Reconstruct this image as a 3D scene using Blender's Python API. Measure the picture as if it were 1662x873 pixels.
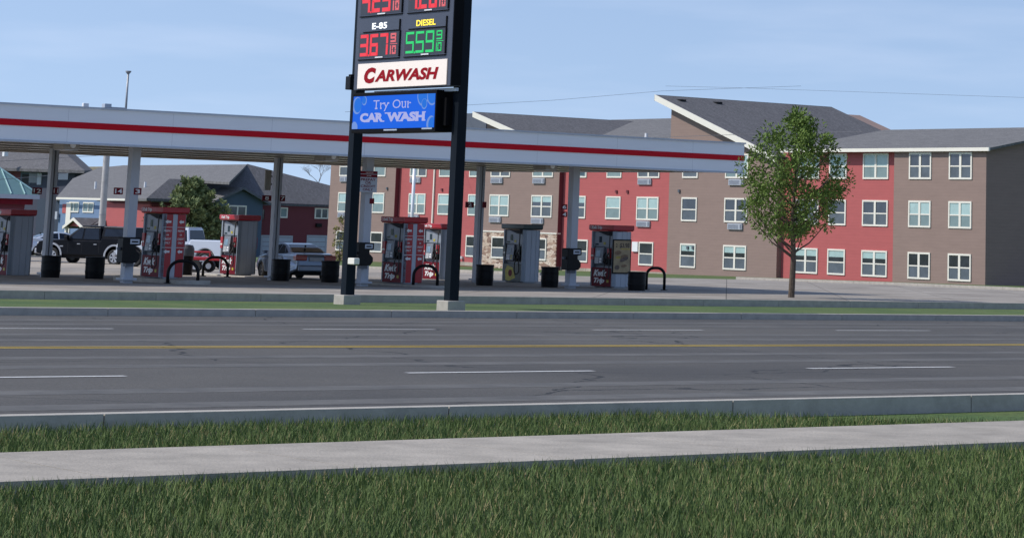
import bpy, bmesh, math, random
from mathutils import Vector, Matrix
R = math.radians
random.seed(7)
for o in list(bpy.data.objects): bpy.data.objects.remove(o)
S = bpy.context.scene
COL = S.collection

# ---------------------------------------------------------------- camera
EYE = 5.0                         # world height of the lens
FPX, PX, PY = 3950.0, 1200.0, -306.0
cd = bpy.data.cameras.new('camera'); cam = bpy.data.objects.new('camera', cd); COL.objects.link(cam); S.camera = cam
pit = math.atan(669/3950); rol = math.atan(.027)
Rv = Vector((1,0,0)); Uv = Vector((0,-math.sin(pit),math.cos(pit))); Fv = Vector((0,math.cos(pit),math.sin(pit)))
CR = Rv*math.cos(rol)+Uv*math.sin(rol); CU = -Rv*math.sin(rol)+Uv*math.cos(rol)
cam.matrix_world = Matrix(((CR.x,CU.x,-Fv.x,0),(CR.y,CU.y,-Fv.y,0),(CR.z,CU.z,-Fv.z,EYE),(0,0,0,1)))
cd.sensor_width = 36; cd.lens = 36*FPX/1662; cd.shift_x = (831-PX)/1662; cd.shift_y = (PY-436.5)/1662
cd.clip_start = .5; cd.clip_end = 6000
S.render.resolution_x = 1024; S.render.resolution_y = 537

# ---------------------------------------------------------------- light
SUN = Vector((-1,-.13,1.0)).normalized()
elev = math.asin(SUN.z); az = math.atan2(SUN.x, SUN.y)
w = bpy.data.worlds.new('World'); S.world = w; w.use_nodes = True
nt = w.node_tree; bg = nt.nodes['Background']
sky = nt.nodes.new('ShaderNodeTexSky'); sky.sky_type = 'NISHITA'; sky.sun_disc = False
sky.sun_elevation = elev; sky.sun_rotation = az; sky.air_density = 1.0; sky.dust_density = .3; sky.ozone_density = 2.0; sky.altitude = 250
tc = nt.nodes.new('ShaderNodeTexCoord'); mp = nt.nodes.new('ShaderNodeMapping'); mp.inputs['Scale'].default_value = (1,1,.6); mp.inputs['Location'].default_value = (0,0,.15)
nt.links.new(tc.outputs['Generated'], mp.inputs['Vector']); nt.links.new(mp.outputs[0], sky.inputs[0])
wn = nt.nodes.new('ShaderNodeTexNoise'); wn.inputs['Scale'].default_value = 9; wn.inputs['Detail'].default_value = 5
wm = nt.nodes.new('ShaderNodeMapping'); wm.inputs['Scale'].default_value = (1,1,7)
nt.links.new(tc.outputs['Generated'], wm.inputs[0]); nt.links.new(wm.outputs[0], wn.inputs[0])
wr = nt.nodes.new('ShaderNodeValToRGB'); wr.color_ramp.elements[0].position = .45; wr.color_ramp.elements[1].position = .8
wr.color_ramp.elements[0].color = (0,0,0,1); wr.color_ramp.elements[1].color = (.10,.10,.10,1)
nt.links.new(wn.outputs[0], wr.inputs[0])
mx = nt.nodes.new('ShaderNodeMix'); mx.data_type = 'RGBA'
nt.links.new(wr.outputs[0], mx.inputs['Factor']); nt.links.new(sky.outputs[0], mx.inputs[6]); mx.inputs[7].default_value = (7.5,8.2,9.0,1)
tint=nt.nodes.new('ShaderNodeMix'); tint.data_type='RGBA'; tint.blend_type='MULTIPLY'; tint.inputs['Factor'].default_value=1; tint.inputs[7].default_value=(1.09,.99,.99,1); nt.links.new(mx.outputs[2], tint.inputs[6]); nt.links.new(tint.outputs[2], bg.inputs[0]); bg.inputs[1].default_value = .13
sl = bpy.data.lights.new('sun','SUN'); sl.energy = 3.0; sl.angle = R(.5); sl.color = (1,.95,.88)
so = bpy.data.objects.new('sun', sl); COL.objects.link(so); so.rotation_euler = SUN.to_track_quat('Z','Y').to_euler(); so.location = (0,0,60)
S.view_settings.view_transform = 'Standard'; S.view_settings.look = 'None'; S.view_settings.gamma = 1; S.view_settings.exposure = .30
S.render.engine = 'CYCLES'

# ---------------------------------------------------------------- picture ray helpers (used to measure real positions)
def ray(px, py):
    return ((px-PX)*CR - (py-PY)*CU + FPX*Fv)
def at(px, py, Y):
    d = ray(px,py); return Vector((0,0,EYE)) + d*(Y/d.y)
def gz(Y):
    Y=min(max(Y,-40),262)
    for a,za,c,zc in ((-40,-.834,84,-2.4956),(84,-2.4956,126,-2.86),(126,-2.86,190,-3.80),(190,-3.80,212,-3.86),(212,-3.86,262,-4.88)):
        if Y<=c: return EYE+za+(zc-za)*(Y-a)/(c-a)
AB, AC = R(-50.1), R(39.9)        # street grid: building and sign faces / canopy length
class Fr:
    def __init__(s, loc, rz):
        s.loc = Vector(loc); s.rz = rz; s.M = Matrix.Translation(s.loc)@Matrix.Rotation(rz,4,'Z'); s.I = s.M.inverted()
    def hy(s, px, py, y=0.0):     # meet of the ray with local plane y: (x, z)
        o = s.I@Vector((0,0,EYE)); d = s.I.to_3x3()@ray(px,py); t = (y-o.y)/d.y; p = o+d*t
        return p.x, p.z
    def hx(s, px, py, x=0.0):
        o = s.I@Vector((0,0,EYE)); d = s.I.to_3x3()@ray(px,py); t = (x-o.x)/d.x; p = o+d*t
        return p.y, p.z
    def w(s, x, y, z=0): return s.M@Vector((x,y,z))

# ---------------------------------------------------------------- materials
MATS = {}
def mat(name, col, rough=.6, metal=0, var=.12, scale=3.0, bump=0.0, bscale=None, emit=None, es=1.0, kind=None, coat=0, spec=.5, stretch=None):
    if name in MATS: return MATS[name]
    m = bpy.data.materials.new(name); m.use_nodes = True; t = m.node_tree; b = t.nodes['Principled BSDF']
    b.inputs['Roughness'].default_value = rough; b.inputs['Metallic'].default_value = metal
    b.inputs['Coat Weight'].default_value = coat; b.inputs['Specular IOR Level'].default_value = spec
    c = t.nodes.new('ShaderNodeTexCoord'); src = c.outputs['Object']
    if stretch:
        mpp = t.nodes.new('ShaderNodeMapping'); mpp.inputs['Scale'].default_value = stretch; t.links.new(src, mpp.inputs[0]); src = mpp.outputs[0]
    n = t.nodes.new('ShaderNodeTexNoise'); n.inputs['Scale'].default_value = scale; n.inputs['Detail'].default_value = 6; n.inputs['Roughness'].default_value = .65
    t.links.new(src, n.inputs['Vector'])
    r = t.nodes.new('ShaderNodeValToRGB'); r.color_ramp.elements[0].position = .3; r.color_ramp.elements[1].position = .7
    r.color_ramp.elements[0].color = tuple(x*(1-var) for x in col)+(1,); r.color_ramp.elements[1].color = tuple(min(1,x*(1+var)) for x in col)+(1,)
    t.links.new(n.outputs[0], r.inputs[0]); cout = r.outputs[0]; height = n.outputs[0]
    if kind == 'siding':          # lapped boards: each 0.2 m has a small lip
        sx = t.nodes.new('ShaderNodeSeparateXYZ'); t.links.new(c.outputs['Object'], sx.inputs[0])
        a = t.nodes.new('ShaderNodeMath'); a.operation='MULTIPLY'; a.inputs[1].default_value = 5.0; t.links.new(sx.outputs['Z'], a.inputs[0])
        f = t.nodes.new('ShaderNodeMath'); f.operation='FRACT'; t.links.new(a.outputs[0], f.inputs[0])
        g = t.nodes.new('ShaderNodeMath'); g.operation='GREATER_THAN'; g.inputs[1].default_value = .88; t.links.new(f.outputs[0], g.inputs[0])
        k = t.nodes.new('ShaderNodeMix'); k.data_type='RGBA'; k.blend_type='MULTIPLY'
        gm = t.nodes.new('ShaderNodeMath'); gm.operation='MULTIPLY'; gm.inputs[1].default_value=.13; t.links.new(g.outputs[0], gm.inputs[0])
        t.links.new(gm.outputs[0], k.inputs['Factor']); t.links.new(cout, k.inputs[6]); k.inputs[7].default_value=(.35,.33,.33,1); cout = k.outputs[2]
    if kind == 'shingle':
        br = t.nodes.new('ShaderNodeTexBrick'); br.inputs['Scale'].default_value = 1.0; br.inputs['Brick Width'].default_value=.7; br.inputs['Row Height'].default_value=.22
        br.inputs['Mortar Size'].default_value=.02; br.inputs['Color1'].default_value=(.75,.75,.75,1); br.inputs['Color2'].default_value=(1.2,1.2,1.2,1); br.inputs['Mortar'].default_value=(.5,.5,.5,1)
        t.links.new(c.outputs['Object'], br.inputs['Vector'])
        n2 = t.nodes.new('ShaderNodeTexNoise'); n2.inputs['Scale'].default_value = 2.2; n2.inputs['Detail'].default_value=3; t.links.new(c.outputs['Object'], n2.inputs['Vector'])
        k = t.nodes.new('ShaderNodeMix'); k.data_type='RGBA'; k.blend_type='MULTIPLY'; k.inputs['Factor'].default_value=.55
        t.links.new(cout, k.inputs[6]); t.links.new(br.outputs[0], k.inputs[7]); cout = k.outputs[2]
    if kind == 'stone':           # irregular ledge stone: flattened cells, each its own tone
        mpp = t.nodes.new('ShaderNodeMapping'); mpp.inputs['Scale'].default_value = (2.2,2.2,6.0); t.links.new(c.outputs['Object'], mpp.inputs[0])
        v = t.nodes.new('ShaderNodeTexVoronoi'); v.inputs['Scale'].default_value=1.0; t.links.new(mpp.outputs[0], v.inputs['Vector'])
        sv = t.nodes.new('ShaderNodeSeparateColor'); t.links.new(v.outputs['Color'], sv.inputs[0])
        rr = t.nodes.new('ShaderNodeValToRGB'); e_=rr.color_ramp.elements; e_[0].position=0; e_[0].color=(.16,.09,.07,1); e_[1].position=1; e_[1].color=(.78,.66,.54,1)
        for ps,cl_ in ((.25,(.40,.25,.18,1)),(.5,(.62,.47,.35,1)),(.75,(.70,.56,.44,1))): q_=e_.new(ps); q_.color=cl_
        t.links.new(sv.outputs[0], rr.inputs[0])
        v2 = t.nodes.new('ShaderNodeTexVoronoi'); v2.feature='DISTANCE_TO_EDGE'; t.links.new(mpp.outputs[0], v2.inputs['Vector'])
        l_ = t.nodes.new('ShaderNodeMath'); l_.operation='LESS_THAN'; l_.inputs[1].default_value=.05; t.links.new(v2.outputs[0], l_.inputs[0])
        k = t.nodes.new('ShaderNodeMix'); k.data_type='RGBA'; t.links.new(l_.outputs[0], k.inputs['Factor']); t.links.new(rr.outputs[0],k.inputs[6]); k.inputs[7].default_value=(.12,.09,.075,1); cout=k.outputs[2]
    if kind == 'slab':            # concrete with sawn joints and old stains
        br = t.nodes.new('ShaderNodeTexBrick'); br.offset = 0; br.inputs['Scale'].default_value = 1.0; br.inputs['Brick Width'].default_value=4.2; br.inputs['Row Height'].default_value=4.2
        br.inputs['Mortar Size'].default_value=.02; br.inputs['Color1'].default_value=(.93,.93,.93,1); br.inputs['Color2'].default_value=(1.05,1.05,1.05,1); br.inputs['Mortar'].default_value=(.35,.34,.33,1)
        t.links.new(c.outputs['Object'], br.inputs['Vector'])
        k = t.nodes.new('ShaderNodeMix'); k.data_type='RGBA'; k.blend_type='MULTIPLY'; k.inputs['Factor'].default_value=1
        t.links.new(cout, k.inputs[6]); t.links.new(br.outputs[0], k.inputs[7]); cout = k.outputs[2]
        n3 = t.nodes.new('ShaderNodeTexNoise'); n3.inputs['Scale'].default_value=.45; n3.inputs['Detail'].default_value=7; t.links.new(c.outputs['Object'], n3.inputs['Vector'])
        r3 = t.nodes.new('ShaderNodeValToRGB'); r3.color_ramp.elements[0].position=.42; r3.color_ramp.elements[1].position=.6; r3.color_ramp.elements[0].color=(.6,.58,.56,1); r3.color_ramp.elements[1].color=(1,1,1,1)
        t.links.new(n3.outputs[0], r3.inputs[0])
        k = t.nodes.new('ShaderNodeMix'); k.data_type='RGBA'; k.blend_type='MULTIPLY'; k.inputs['Factor'].default_value=.7
        t.links.new(cout, k.inputs[6]); t.links.new(r3.outputs[0], k.inputs[7]); cout = k.outputs[2]
    if kind == 'asphalt' or kind == 'grass':
        n3 = t.nodes.new('ShaderNodeTexNoise'); n3.inputs['Scale'].default_value=.25 if kind=='asphalt' else .6; n3.inputs['Detail'].default_value=8; t.links.new(c.outputs['Object'], n3.inputs['Vector'])
        r3 = t.nodes.new('ShaderNodeValToRGB'); r3.color_ramp.elements[0].position=.35; r3.color_ramp.elements[1].position=.65
        r3.color_ramp.elements[0].color=(.7,.7,.72,1) if kind=='asphalt' else (.65,.8,.6,1); r3.color_ramp.elements[1].color=(1.15,1.13,1.1,1) if kind=='asphalt' else (1.3,1.1,1.1,1)
        t.links.new(n3.outputs[0], r3.inputs[0])
        k = t.nodes.new('ShaderNodeMix'); k.data_type='RGBA'; k.blend_type='MULTIPLY'; k.inputs['Factor'].default_value=.9
        t.links.new(cout, k.inputs[6]); t.links.new(r3.outputs[0], k.inputs[7]); cout = k.outputs[2]
        if kind=='asphalt':       # tar-sealed cracks
            v = t.nodes.new('ShaderNodeTexVoronoi'); v.feature='DISTANCE_TO_EDGE'; v.inputs['Scale'].default_value=.16
            nn = t.nodes.new('ShaderNodeTexNoise'); nn.inputs['Scale'].default_value=.7; nn.inputs['Detail'].default_value=5; t.links.new(c.outputs['Object'], nn.inputs['Vector'])
            va = t.nodes.new('ShaderNodeMix'); va.data_type='RGBA'; va.blend_type='ADD'; va.inputs['Factor'].default_value=1; t.links.new(c.outputs['Object'], va.inputs[6]); t.links.new(nn.outputs[1], va.inputs[7])
            t.links.new(va.outputs[2], v.inputs['Vector'])
            l = t.nodes.new('ShaderNodeMath'); l.operation='LESS_THAN'; l.inputs[1].default_value=.0035; t.links.new(v.outputs[0], l.inputs[0])
            k = t.nodes.new('ShaderNodeMix'); k.data_type='RGBA'; t.links.new(l.outputs[0], k.inputs['Factor']); t.links.new(cout,k.inputs[6]); k.inputs[7].default_value=(.02,.02,.02,1); cout=k.outputs[2]
    t.links.new(cout, b.inputs['Base Color'])
    if bump:
        nb = t.nodes.new('ShaderNodeTexNoise'); nb.inputs['Scale'].default_value = bscale or scale*6; nb.inputs['Detail'].default_value=4; t.links.new(src, nb.inputs['Vector'])
        bp = t.nodes.new('ShaderNodeBump'); bp.inputs['Strength'].default_value = bump; bp.inputs['Distance'].default_value=.03
        t.links.new(nb.outputs[0], bp.inputs['Height']); t.links.new(bp.outputs[0], b.inputs['Normal'])
    if emit:
        b.inputs['Emission Color'].default_value = tuple(emit)+(1,); b.inputs['Emission Strength'].default_value = es
    MATS[name] = m; return m

M_fascia = mat('fascia white', (.78,.80,.83), .4, var=.045, scale=.7, stretch=(.25,1,2))
M_red = mat('fascia red', (.52,.004,.016), .5, var=.08, scale=.6, spec=.15)
M_soffit = mat('soffit panel', (.74,.70,.62), .18, var=.12, scale=1.2, bump=.12, bscale=2)
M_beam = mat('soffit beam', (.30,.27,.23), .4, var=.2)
M_col = mat('column paint', (.42,.44,.48), .4, var=.08, scale=2, stretch=(1,1,.3))
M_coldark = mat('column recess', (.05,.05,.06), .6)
M_black = mat('black plastic', (.004,.004,.005), .45, var=.25, scale=5, spec=.22)
M_post = mat('post paint', (.007,.011,.017), .5, spec=.1, var=.25, scale=2, stretch=(1,1,.2))
M_cab = mat('sign cabinet', (.055,.065,.095), .45, var=.08, scale=2)
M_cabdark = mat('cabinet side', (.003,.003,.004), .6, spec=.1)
M_rubber = mat('rubber', (.015,.015,.015), .7, var=.3, scale=20)
M_grey = mat('pump grey', (.40,.44,.50), .38, var=.07, scale=3, stretch=(1,1,.3))
M_greyl = mat('pump light grey', (.42,.46,.52), .35, var=.06, scale=4)
M_greyd = mat('pump dark grey', (.09,.10,.12), .4, var=.1)
M_pred = mat('pump red', (.40,.010,.018), .35, var=.1, scale=4)
M_predd = mat('pump deep shaded red', (.15,.004,.012), .45, var=.15, scale=4, spec=.15)  # deep red; on pump fronts it also holds the canopy's shade
M_green = mat('pump dark green', (.004,.022,.017), .35, var=.2)
M_yel = mat('label yellow', (.45,.38,.03), .5, var=.3, scale=9)
M_wht = mat('white paint', (.78,.78,.78), .45, var=.04)
M_screen = mat('screen glass', (.02,.04,.06), .08, var=.3)
M_cream = mat('cream trim', (.80,.76,.66), .5, var=.03)
M_brown = mat('brown siding', (.265,.185,.155), .75, var=.06, scale=.8, kind='siding', stretch=(1,1,4))
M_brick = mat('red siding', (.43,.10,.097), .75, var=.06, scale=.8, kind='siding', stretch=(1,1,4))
M_brickd = mat('dark and shaded red siding', (.16,.03,.04), .75, var=.06, scale=.8, kind='siding')  # dark red parts, and red walls whose shade is put into the colour
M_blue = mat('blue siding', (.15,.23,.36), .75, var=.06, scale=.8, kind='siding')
M_blued = mat('shaded blue siding', (.075,.115,.165), .75, var=.06, scale=.8, kind='siding')  # darker copy of the blue siding, shade put into its colour
M_stone = mat('ledge stone', (.42,.33,.26), .85, var=.35, scale=6, kind='stone', bump=.5, bscale=9)
M_roof = mat('shingle grey', (.15,.147,.145), .9, var=.35, scale=9, kind='shingle', bump=.3, bscale=12)
M_roofd = mat('shingle dark and shaded', (.105,.103,.108), .9, var=.45, scale=7, kind='shingle', bump=.3, bscale=12)  # dark shingle; slopes turned from the sun have their shade in this colour
M_teal = mat('teal metal roof', (.17,.29,.285), .4, metal=.1, var=.06)
M_teald = mat('teal seam', (.30,.48,.47), .35, metal=.2, var=.05)
M_glass = mat('window glass', (.03,.035,.045), .05, var=.5, scale=.8, spec=.8)
M_screenp = mat('insect screen', (.10,.12,.14), .4, var=.25, scale=1.1)
M_blind = mat('blind behind glass', (.38,.52,.50), .12, var=.12, scale=1.5)
M_blindd = mat('blind behind screen', (.20,.27,.27), .3, var=.12, scale=1.5)
M_ac = mat('unit grey', (.40,.42,.46), .45, var=.05)
M_acd = mat('unit louver', (.15,.17,.22), .5, var=.1)
M_dark = mat('deep opening', (.02,.02,.025), .8)
M_conc = mat('forecourt concrete', (.33,.295,.25), .85, var=.14, scale=5, kind='slab', bump=.15)
M_walk = mat('walk concrete', (.34,.305,.255), .9, var=.22, scale=2.2, bump=.3, bscale=40)
M_conc2 = mat('pavement concrete', (.43,.375,.305), .85, var=.12, scale=4, kind='slab', bump=.15)
M_kerb = mat('kerb concrete', (.40,.37,.32), .85, var=.15, scale=4, bump=.2)
M_asph = mat('asphalt', (.080,.076,.069), .9, var=.3, scale=30, kind='asphalt', bump=.4, bscale=60)
M_grass = mat('lawn', (.075,.12,.028), .95, var=.4, scale=14, kind='grass', bump=.6, bscale=25)
M_brush = mat('dry brush', (.20,.17,.09), .95, var=.5, scale=.3, bump=.5)
M_paintw = mat('road paint white', (.65,.65,.63), .7, var=.15, scale=12)
M_painty = mat('road paint yellow', (.55,.38,.05), .7, var=.15, scale=12)
M_bark = mat('bark', (.10,.075,.055), .95, var=.4, scale=9, bump=.6)
M_barkg = mat('grey bark', (.17,.15,.14), .95, var=.3, scale=9)
M_pole = mat('galvanised pole', (.40,.40,.40), .5, metal=.3, var=.2, scale=3, stretch=(1,1,.3))
M_wood = mat('concrete pole', (.46,.45,.43), .8, var=.15, scale=3)
M_wire = mat('wire', (.12,.12,.13), .6)
M_chrome = mat('bright metal', (.7,.7,.72), .18, metal=1, var=.05)

# ---------------------------------------------------------------- mesh builder
_tc = {}
def text_mesh(s, bold=0.0, shear=0.0):
    k = (s,bold,shear)
    if k not in _tc:
        cu = bpy.data.curves.new('t','FONT'); cu.body = s; cu.size = 1; cu.offset = bold; cu.shear = shear; cu.extrude = 0; cu.resolution_u = 3
        ob = bpy.data.objects.new('t', cu); COL.objects.link(ob)
        dg = bpy.context.evaluated_depsgraph_get(); me = bpy.data.meshes.new_from_object(ob.evaluated_get(dg))
        vs = [v.co.copy() for v in me.vertices]; fs = [tuple(p.vertices) for p in me.polygons]
        bpy.data.objects.remove(ob); bpy.data.curves.remove(cu); bpy.data.meshes.remove(me); _tc[k] = (vs,fs)
    return _tc[k]
class MB:
    def __init__(s): s.v=[]; s.f=[]; s.mi=[]; s.m=0; s.X=Matrix.Identity(4)
    def add(s, vs, fs):
        b = len(s.v); s.v += [s.X@Vector(p) for p in vs]
        for f in fs: s.f.append(tuple(b+i for i in f)); s.mi.append(s.m)
    def box(s, x0,x1,y0,y1,z0,z1):
        if x0>x1: x0,x1=x1,x0
        if y0>y1: y0,y1=y1,y0
        if z0>z1: z0,z1=z1,z0
        s.add([(x0,y0,z0),(x1,y0,z0),(x1,y1,z0),(x0,y1,z0),(x0,y0,z1),(x1,y0,z1),(x1,y1,z1),(x0,y1,z1)],
              [(0,3,2,1),(4,5,6,7),(0,1,5,4),(1,2,6,5),(2,3,7,6),(3,0,4,7)]); return s
    def poly(s, pts): s.add(pts,[tuple(range(len(pts)))]); return s
    def slab(s, pts, th, dirv=(0,0,-1)):      # polygon given thickness
        n=len(pts); d=Vector(dirv)*th; a=[Vector(p) for p in pts]; b=[p+d for p in a]
        s.add(a+b,[tuple(range(n)),tuple(range(2*n-1,n-1,-1))]+[(i,i+n,(i+1)%n+n,(i+1)%n) for i in range(n)]); return s
    def prism(s, prof, ax, a, b):             # prof 2-D in the other two axes
        def P(p,t):
            return {'x':(t,p[0],p[1]),'y':(p[0],t,p[1]),'z':(p[0],p[1],t)}[ax]
        n=len(prof); s.add([P(p,a) for p in prof]+[P(p,b) for p in prof],[tuple(range(n-1,-1,-1)),tuple(range(n,2*n))]+[(i,(i+1)%n,(i+1)%n+n,i+n) for i in range(n)]); return s
    def cyl(s, p0, p1, r0, r1=None, n=16, caps=True):
        r1 = r0 if r1 is None else r1; p0=Vector(p0); p1=Vector(p1); d=(p1-p0).normalized()
        u=d.orthogonal().normalized(); v=d.cross(u)
        a=[p0+(u*math.cos(2*math.pi*i/n)+v*math.sin(2*math.pi*i/n))*r0 for i in range(n)]
        b=[p1+(u*math.cos(2*math.pi*i/n)+v*math.sin(2*math.pi*i/n))*r1 for i in range(n)]
        fs=[(i,(i+1)%n,(i+1)%n+n,i+n) for i in range(n)]
        if caps: fs += [tuple(range(n-1,-1,-1)),tuple(range(n,2*n))]
        s.add(a+b,fs); return s
    def tube(s, pts, r, n=8):
        pts=[Vector(p) for p in pts]; rings=[]; u=None
        for i,p in enumerate(pts):
            d=(pts[min(i+1,len(pts)-1)]-pts[max(i-1,0)]).normalized()
            u = d.orthogonal().normalized() if u is None else (u-d*u.dot(d)).normalized()
            v=d.cross(u); rr = r[i] if isinstance(r,(list,tuple)) else r
            rings.append([p+(u*math.cos(2*math.pi*k/n)+v*math.sin(2*math.pi*k/n))*rr for k in range(n)])
        vs=[q for g in rings for q in g]; fs=[]
        for i in range(len(pts)-1):
            for k in range(n): fs.append((i*n+k,i*n+(k+1)%n,(i+1)*n+(k+1)%n,(i+1)*n+k))
        fs += [tuple(range(n-1,-1,-1)), tuple((len(pts)-1)*n+k for k in range(n))]
        s.add(vs,fs); return s
    def lathe(s, prof, c=(0,0,0), n=24):      # prof (r,z)
        vs=[]; fs=[]; m=len(prof)
        for i in range(n):
            a=2*math.pi*i/n
            for r,z in prof: vs.append((c[0]+r*math.cos(a),c[1]+r*math.sin(a),c[2]+z))
        for i in range(n):
            for j in range(m-1): fs.append((i*m+j,((i+1)%n)*m+j,((i+1)%n)*m+j+1,i*m+j+1))
        s.add(vs,fs); return s
    def text(s, st, x0,x1,z0,z1,y, bold=0.0, shear=0.0):   # fills the rectangle, reads from -y
        vs,fs = text_mesh(st,bold,shear); ax=min(v.x for v in vs); bx=max(v.x for v in vs); ay=min(v.y for v in vs); by=max(v.y for v in vs)
        s.add([(x0+(v.x-ax)/(bx-ax)*(x1-x0), y, z0+(v.y-ay)/(by-ay)*(z1-z0)) for v in vs], fs); return s
    def disc(s, cx, cz, r, y, n=24, clip=None):
        pts=[]
        for i in range(n):
            a=2*math.pi*i/n; X=cx+r*math.cos(a); Z=cz+r*math.sin(a)
            if clip: X=min(max(X,clip[0]),clip[1]); Z=min(max(Z,clip[2]),clip[3])
            pts.append((X,y,Z))
        s.poly(pts); return s
    def build(s, name, mats, parent=None, bevel=0, smooth=False, seg=2):
        me=bpy.data.meshes.new(name); me.from_pydata([tuple(v) for v in s.v],[],s.f)
        if not isinstance(mats,(list,tuple)): mats=[mats]
        for m in mats: me.materials.append(m)
        for p,i in zip(me.polygons,s.mi): p.material_index=i; p.use_smooth=smooth
        me.update(); o=bpy.data.objects.new(name,me); COL.objects.link(o)
        bm=bmesh.new(); bm.from_mesh(me); bmesh.ops.recalc_face_normals(bm, faces=bm.faces) if s.closed() else None; bm.to_mesh(me); bm.free()
        if parent: o.parent=parent
        if bevel:
            md=o.modifiers.new('b','BEVEL'); md.width=bevel; md.segments=seg; md.limit_method='ANGLE'; md.angle_limit=R(35)
        return o
    def closed(s): return not getattr(s,'open',False)
def tag(o, label=None, cat=None, group=None, kind=None):
    if label: o['label']=label
    if cat: o['category']=cat
    if group: o['group']=group
    if kind: o['kind']=kind
    return o
def thing(name, label, cat, loc=(0,0,0), rz=0, group=None):
    o=bpy.data.objects.new(name,None); COL.objects.link(o); o.location=loc; o.rotation_euler=(0,0,rz); o.empty_display_size=.3
    return tag(o,label,cat,group)
def cp(o, parent=None):
    c=o.copy(); COL.objects.link(c); c.parent=parent
    for ch in list(o.children): cp(ch,c)
    return c
def struct(o): o['kind']='structure'; return o

# ---------------------------------------------------------------- ground
KF = Fr(at(600, 255, 85.3), AC); KF = Fr((KF.loc.x,KF.loc.y,gz(KF.loc.y)), AC)   # canopy frame: x along the fascia, y into the depth
def sheet(name, m, u0,u1,d0,d1, lift, kind='structure', nx=24, ny=12, fr=KF, parent=None):
    b=MB(); b.open=True; vs=[];fs=[]
    for i in range(nx+1):
        for j in range(ny+1):
            p=fr.w(u0+(u1-u0)*i/nx, d0+(d1-d0)*j/ny); vs.append((p.x,p.y,gz(p.y)+lift))
    for i in range(nx):
        for j in range(ny): fs.append((i*(ny+1)+j,(i+1)*(ny+1)+j,(i+1)*(ny+1)+j+1,i*(ny+1)+j+1))
    b.add(vs,fs); o=b.build(name,m); o['kind']=kind; return o
# base ground to the horizon
b=MB(); b.open=True; xs=[-3000,-800,-300,-150,-75,0,75,150,300,800,3000]; ys=[-200,-40,0,40,84,126,158,190,212,238,262,300,500,1000,3500]
b.add([(x,y,gz(y)-.06) for x in xs for y in ys],[(i*len(ys)+j,(i+1)*len(ys)+j,(i+1)*len(ys)+j+1,i*len(ys)+j+1) for i in range(len(xs)-1) for j in range(len(ys)-1)])
g=struct(b.build('ground',M_grass))
sheet('forecourt',M_conc,-75,42,-17,30,.004)
sheet('back_parking_lot',M_conc2,-95,29,30.02,80,.004)
sheet('road',M_asph,-260,260,-56,-31,.004,nx=60,ny=6)
for k in range(-40,40):
    pass
b=MB(); b.open=True
def strip(b,u0,u1,d0,d1,lift=.009,n=1):
    for i in range(n):
        a=u0+(u1-u0)*i/n; c=u0+(u1-u0)*(i+1)/n
        b.poly([(lambda p:(p.x,p.y,gz(p.y)+lift))(KF.w(x,y)) for x,y in ((a,d0),(c,d0),(c,d1),(a,d1))])
for k in range(-36,36):
    for d in (-37.3,-49.9): strip(b,k*6,k*6+2.6,d,d+.12)
struct(b.build('lane_marking',M_paintw))
M_patch=mat('asphalt patch',(.05,.048,.045),.92,var=.3,scale=25,bump=.4,bscale=60)
M_track=mat('worn wheel track',(.098,.094,.086),.85,var=.3,scale=6,bump=.2,bscale=60,stretch=(.3,.3,1))
b=MB(); b.open=True
for d in (-54.4,-52.5,-48.3,-46.4,-41.6,-39.7,-35.6,-33.7): strip(b,-200,200,d,d+.62,.0055,30)
struct(b.build('wheel_track',M_track))
b=MB(); b.open=True
for u0,u1,d0,d1 in ((-16,-9,-54.6,-52.3),(3,14.5,-47.9,-46.2),(-3,1,-40.8,-38.2),(-42,-30,-36.9,-34),(22,27,-53,-50.6)): strip(b,u0,u1,d0,d1,.007)
struct(b.build('asphalt_patch',M_patch))
b=MB(); b.open=True
strip(b,-240,240,-43.75,-43.63,n=40); strip(b,-240,240,-43.4,-43.28,n=40)
struct(b.build('centre_line',M_painty))
def kerb(name,u0,u1,d0,d1,h=.14,n=40,m=M_kerb,along='u'):
    b=MB()
    for i in range(n):
        if along=='u': q=[(u0+(u1-u0)*i/n,d0),(u0+(u1-u0)*(i+1)/n,d0),(u0+(u1-u0)*(i+1)/n,d1),(u0+(u1-u0)*i/n,d1)]
        else: q=[(u0,d0+(d1-d0)*i/n),(u1,d0+(d1-d0)*i/n),(u1,d0+(d1-d0)*(i+1)/n),(u0,d0+(d1-d0)*(i+1)/n)]
        top=[(lambda p:(p.x,p.y,gz(p.y)+h))(KF.w(*t)) for t in q]
        c_=sum((Vector(q_) for q_ in top),Vector())/4; sh=.012/max((Vector(top[1])-Vector(top[0])).length,(Vector(top[2])-Vector(top[1])).length)
        b.slab([Vector(q_)+(c_-Vector(q_))*sh for q_ in top],h+.12)
    return struct(b.build(name,m))
kerb('road_kerb',-260,260,-31,-30.82,n=170)
kerb('near_kerb',-260,260,-56.2,-56.02,.10,n=170)
kerb('forecourt_kerb',-75,42,-17.2,-17.02)
kerb('forecourt_kerb',42.02,42.2,-17.2,30,.14,along='d')
kerb('forecourt_kerb',29.02,29.2,30.2,80,.14,along='d')
kerb('back_kerb',-95,29,80.02,80.2)
kerb('sidewalk',-260,51,-29.2,-27.4,.05,n=200,m=M_walk)
kerb('near_sidewalk',-260,120,-60.2,-58.4,.04,n=230,m=M_walk)
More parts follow.
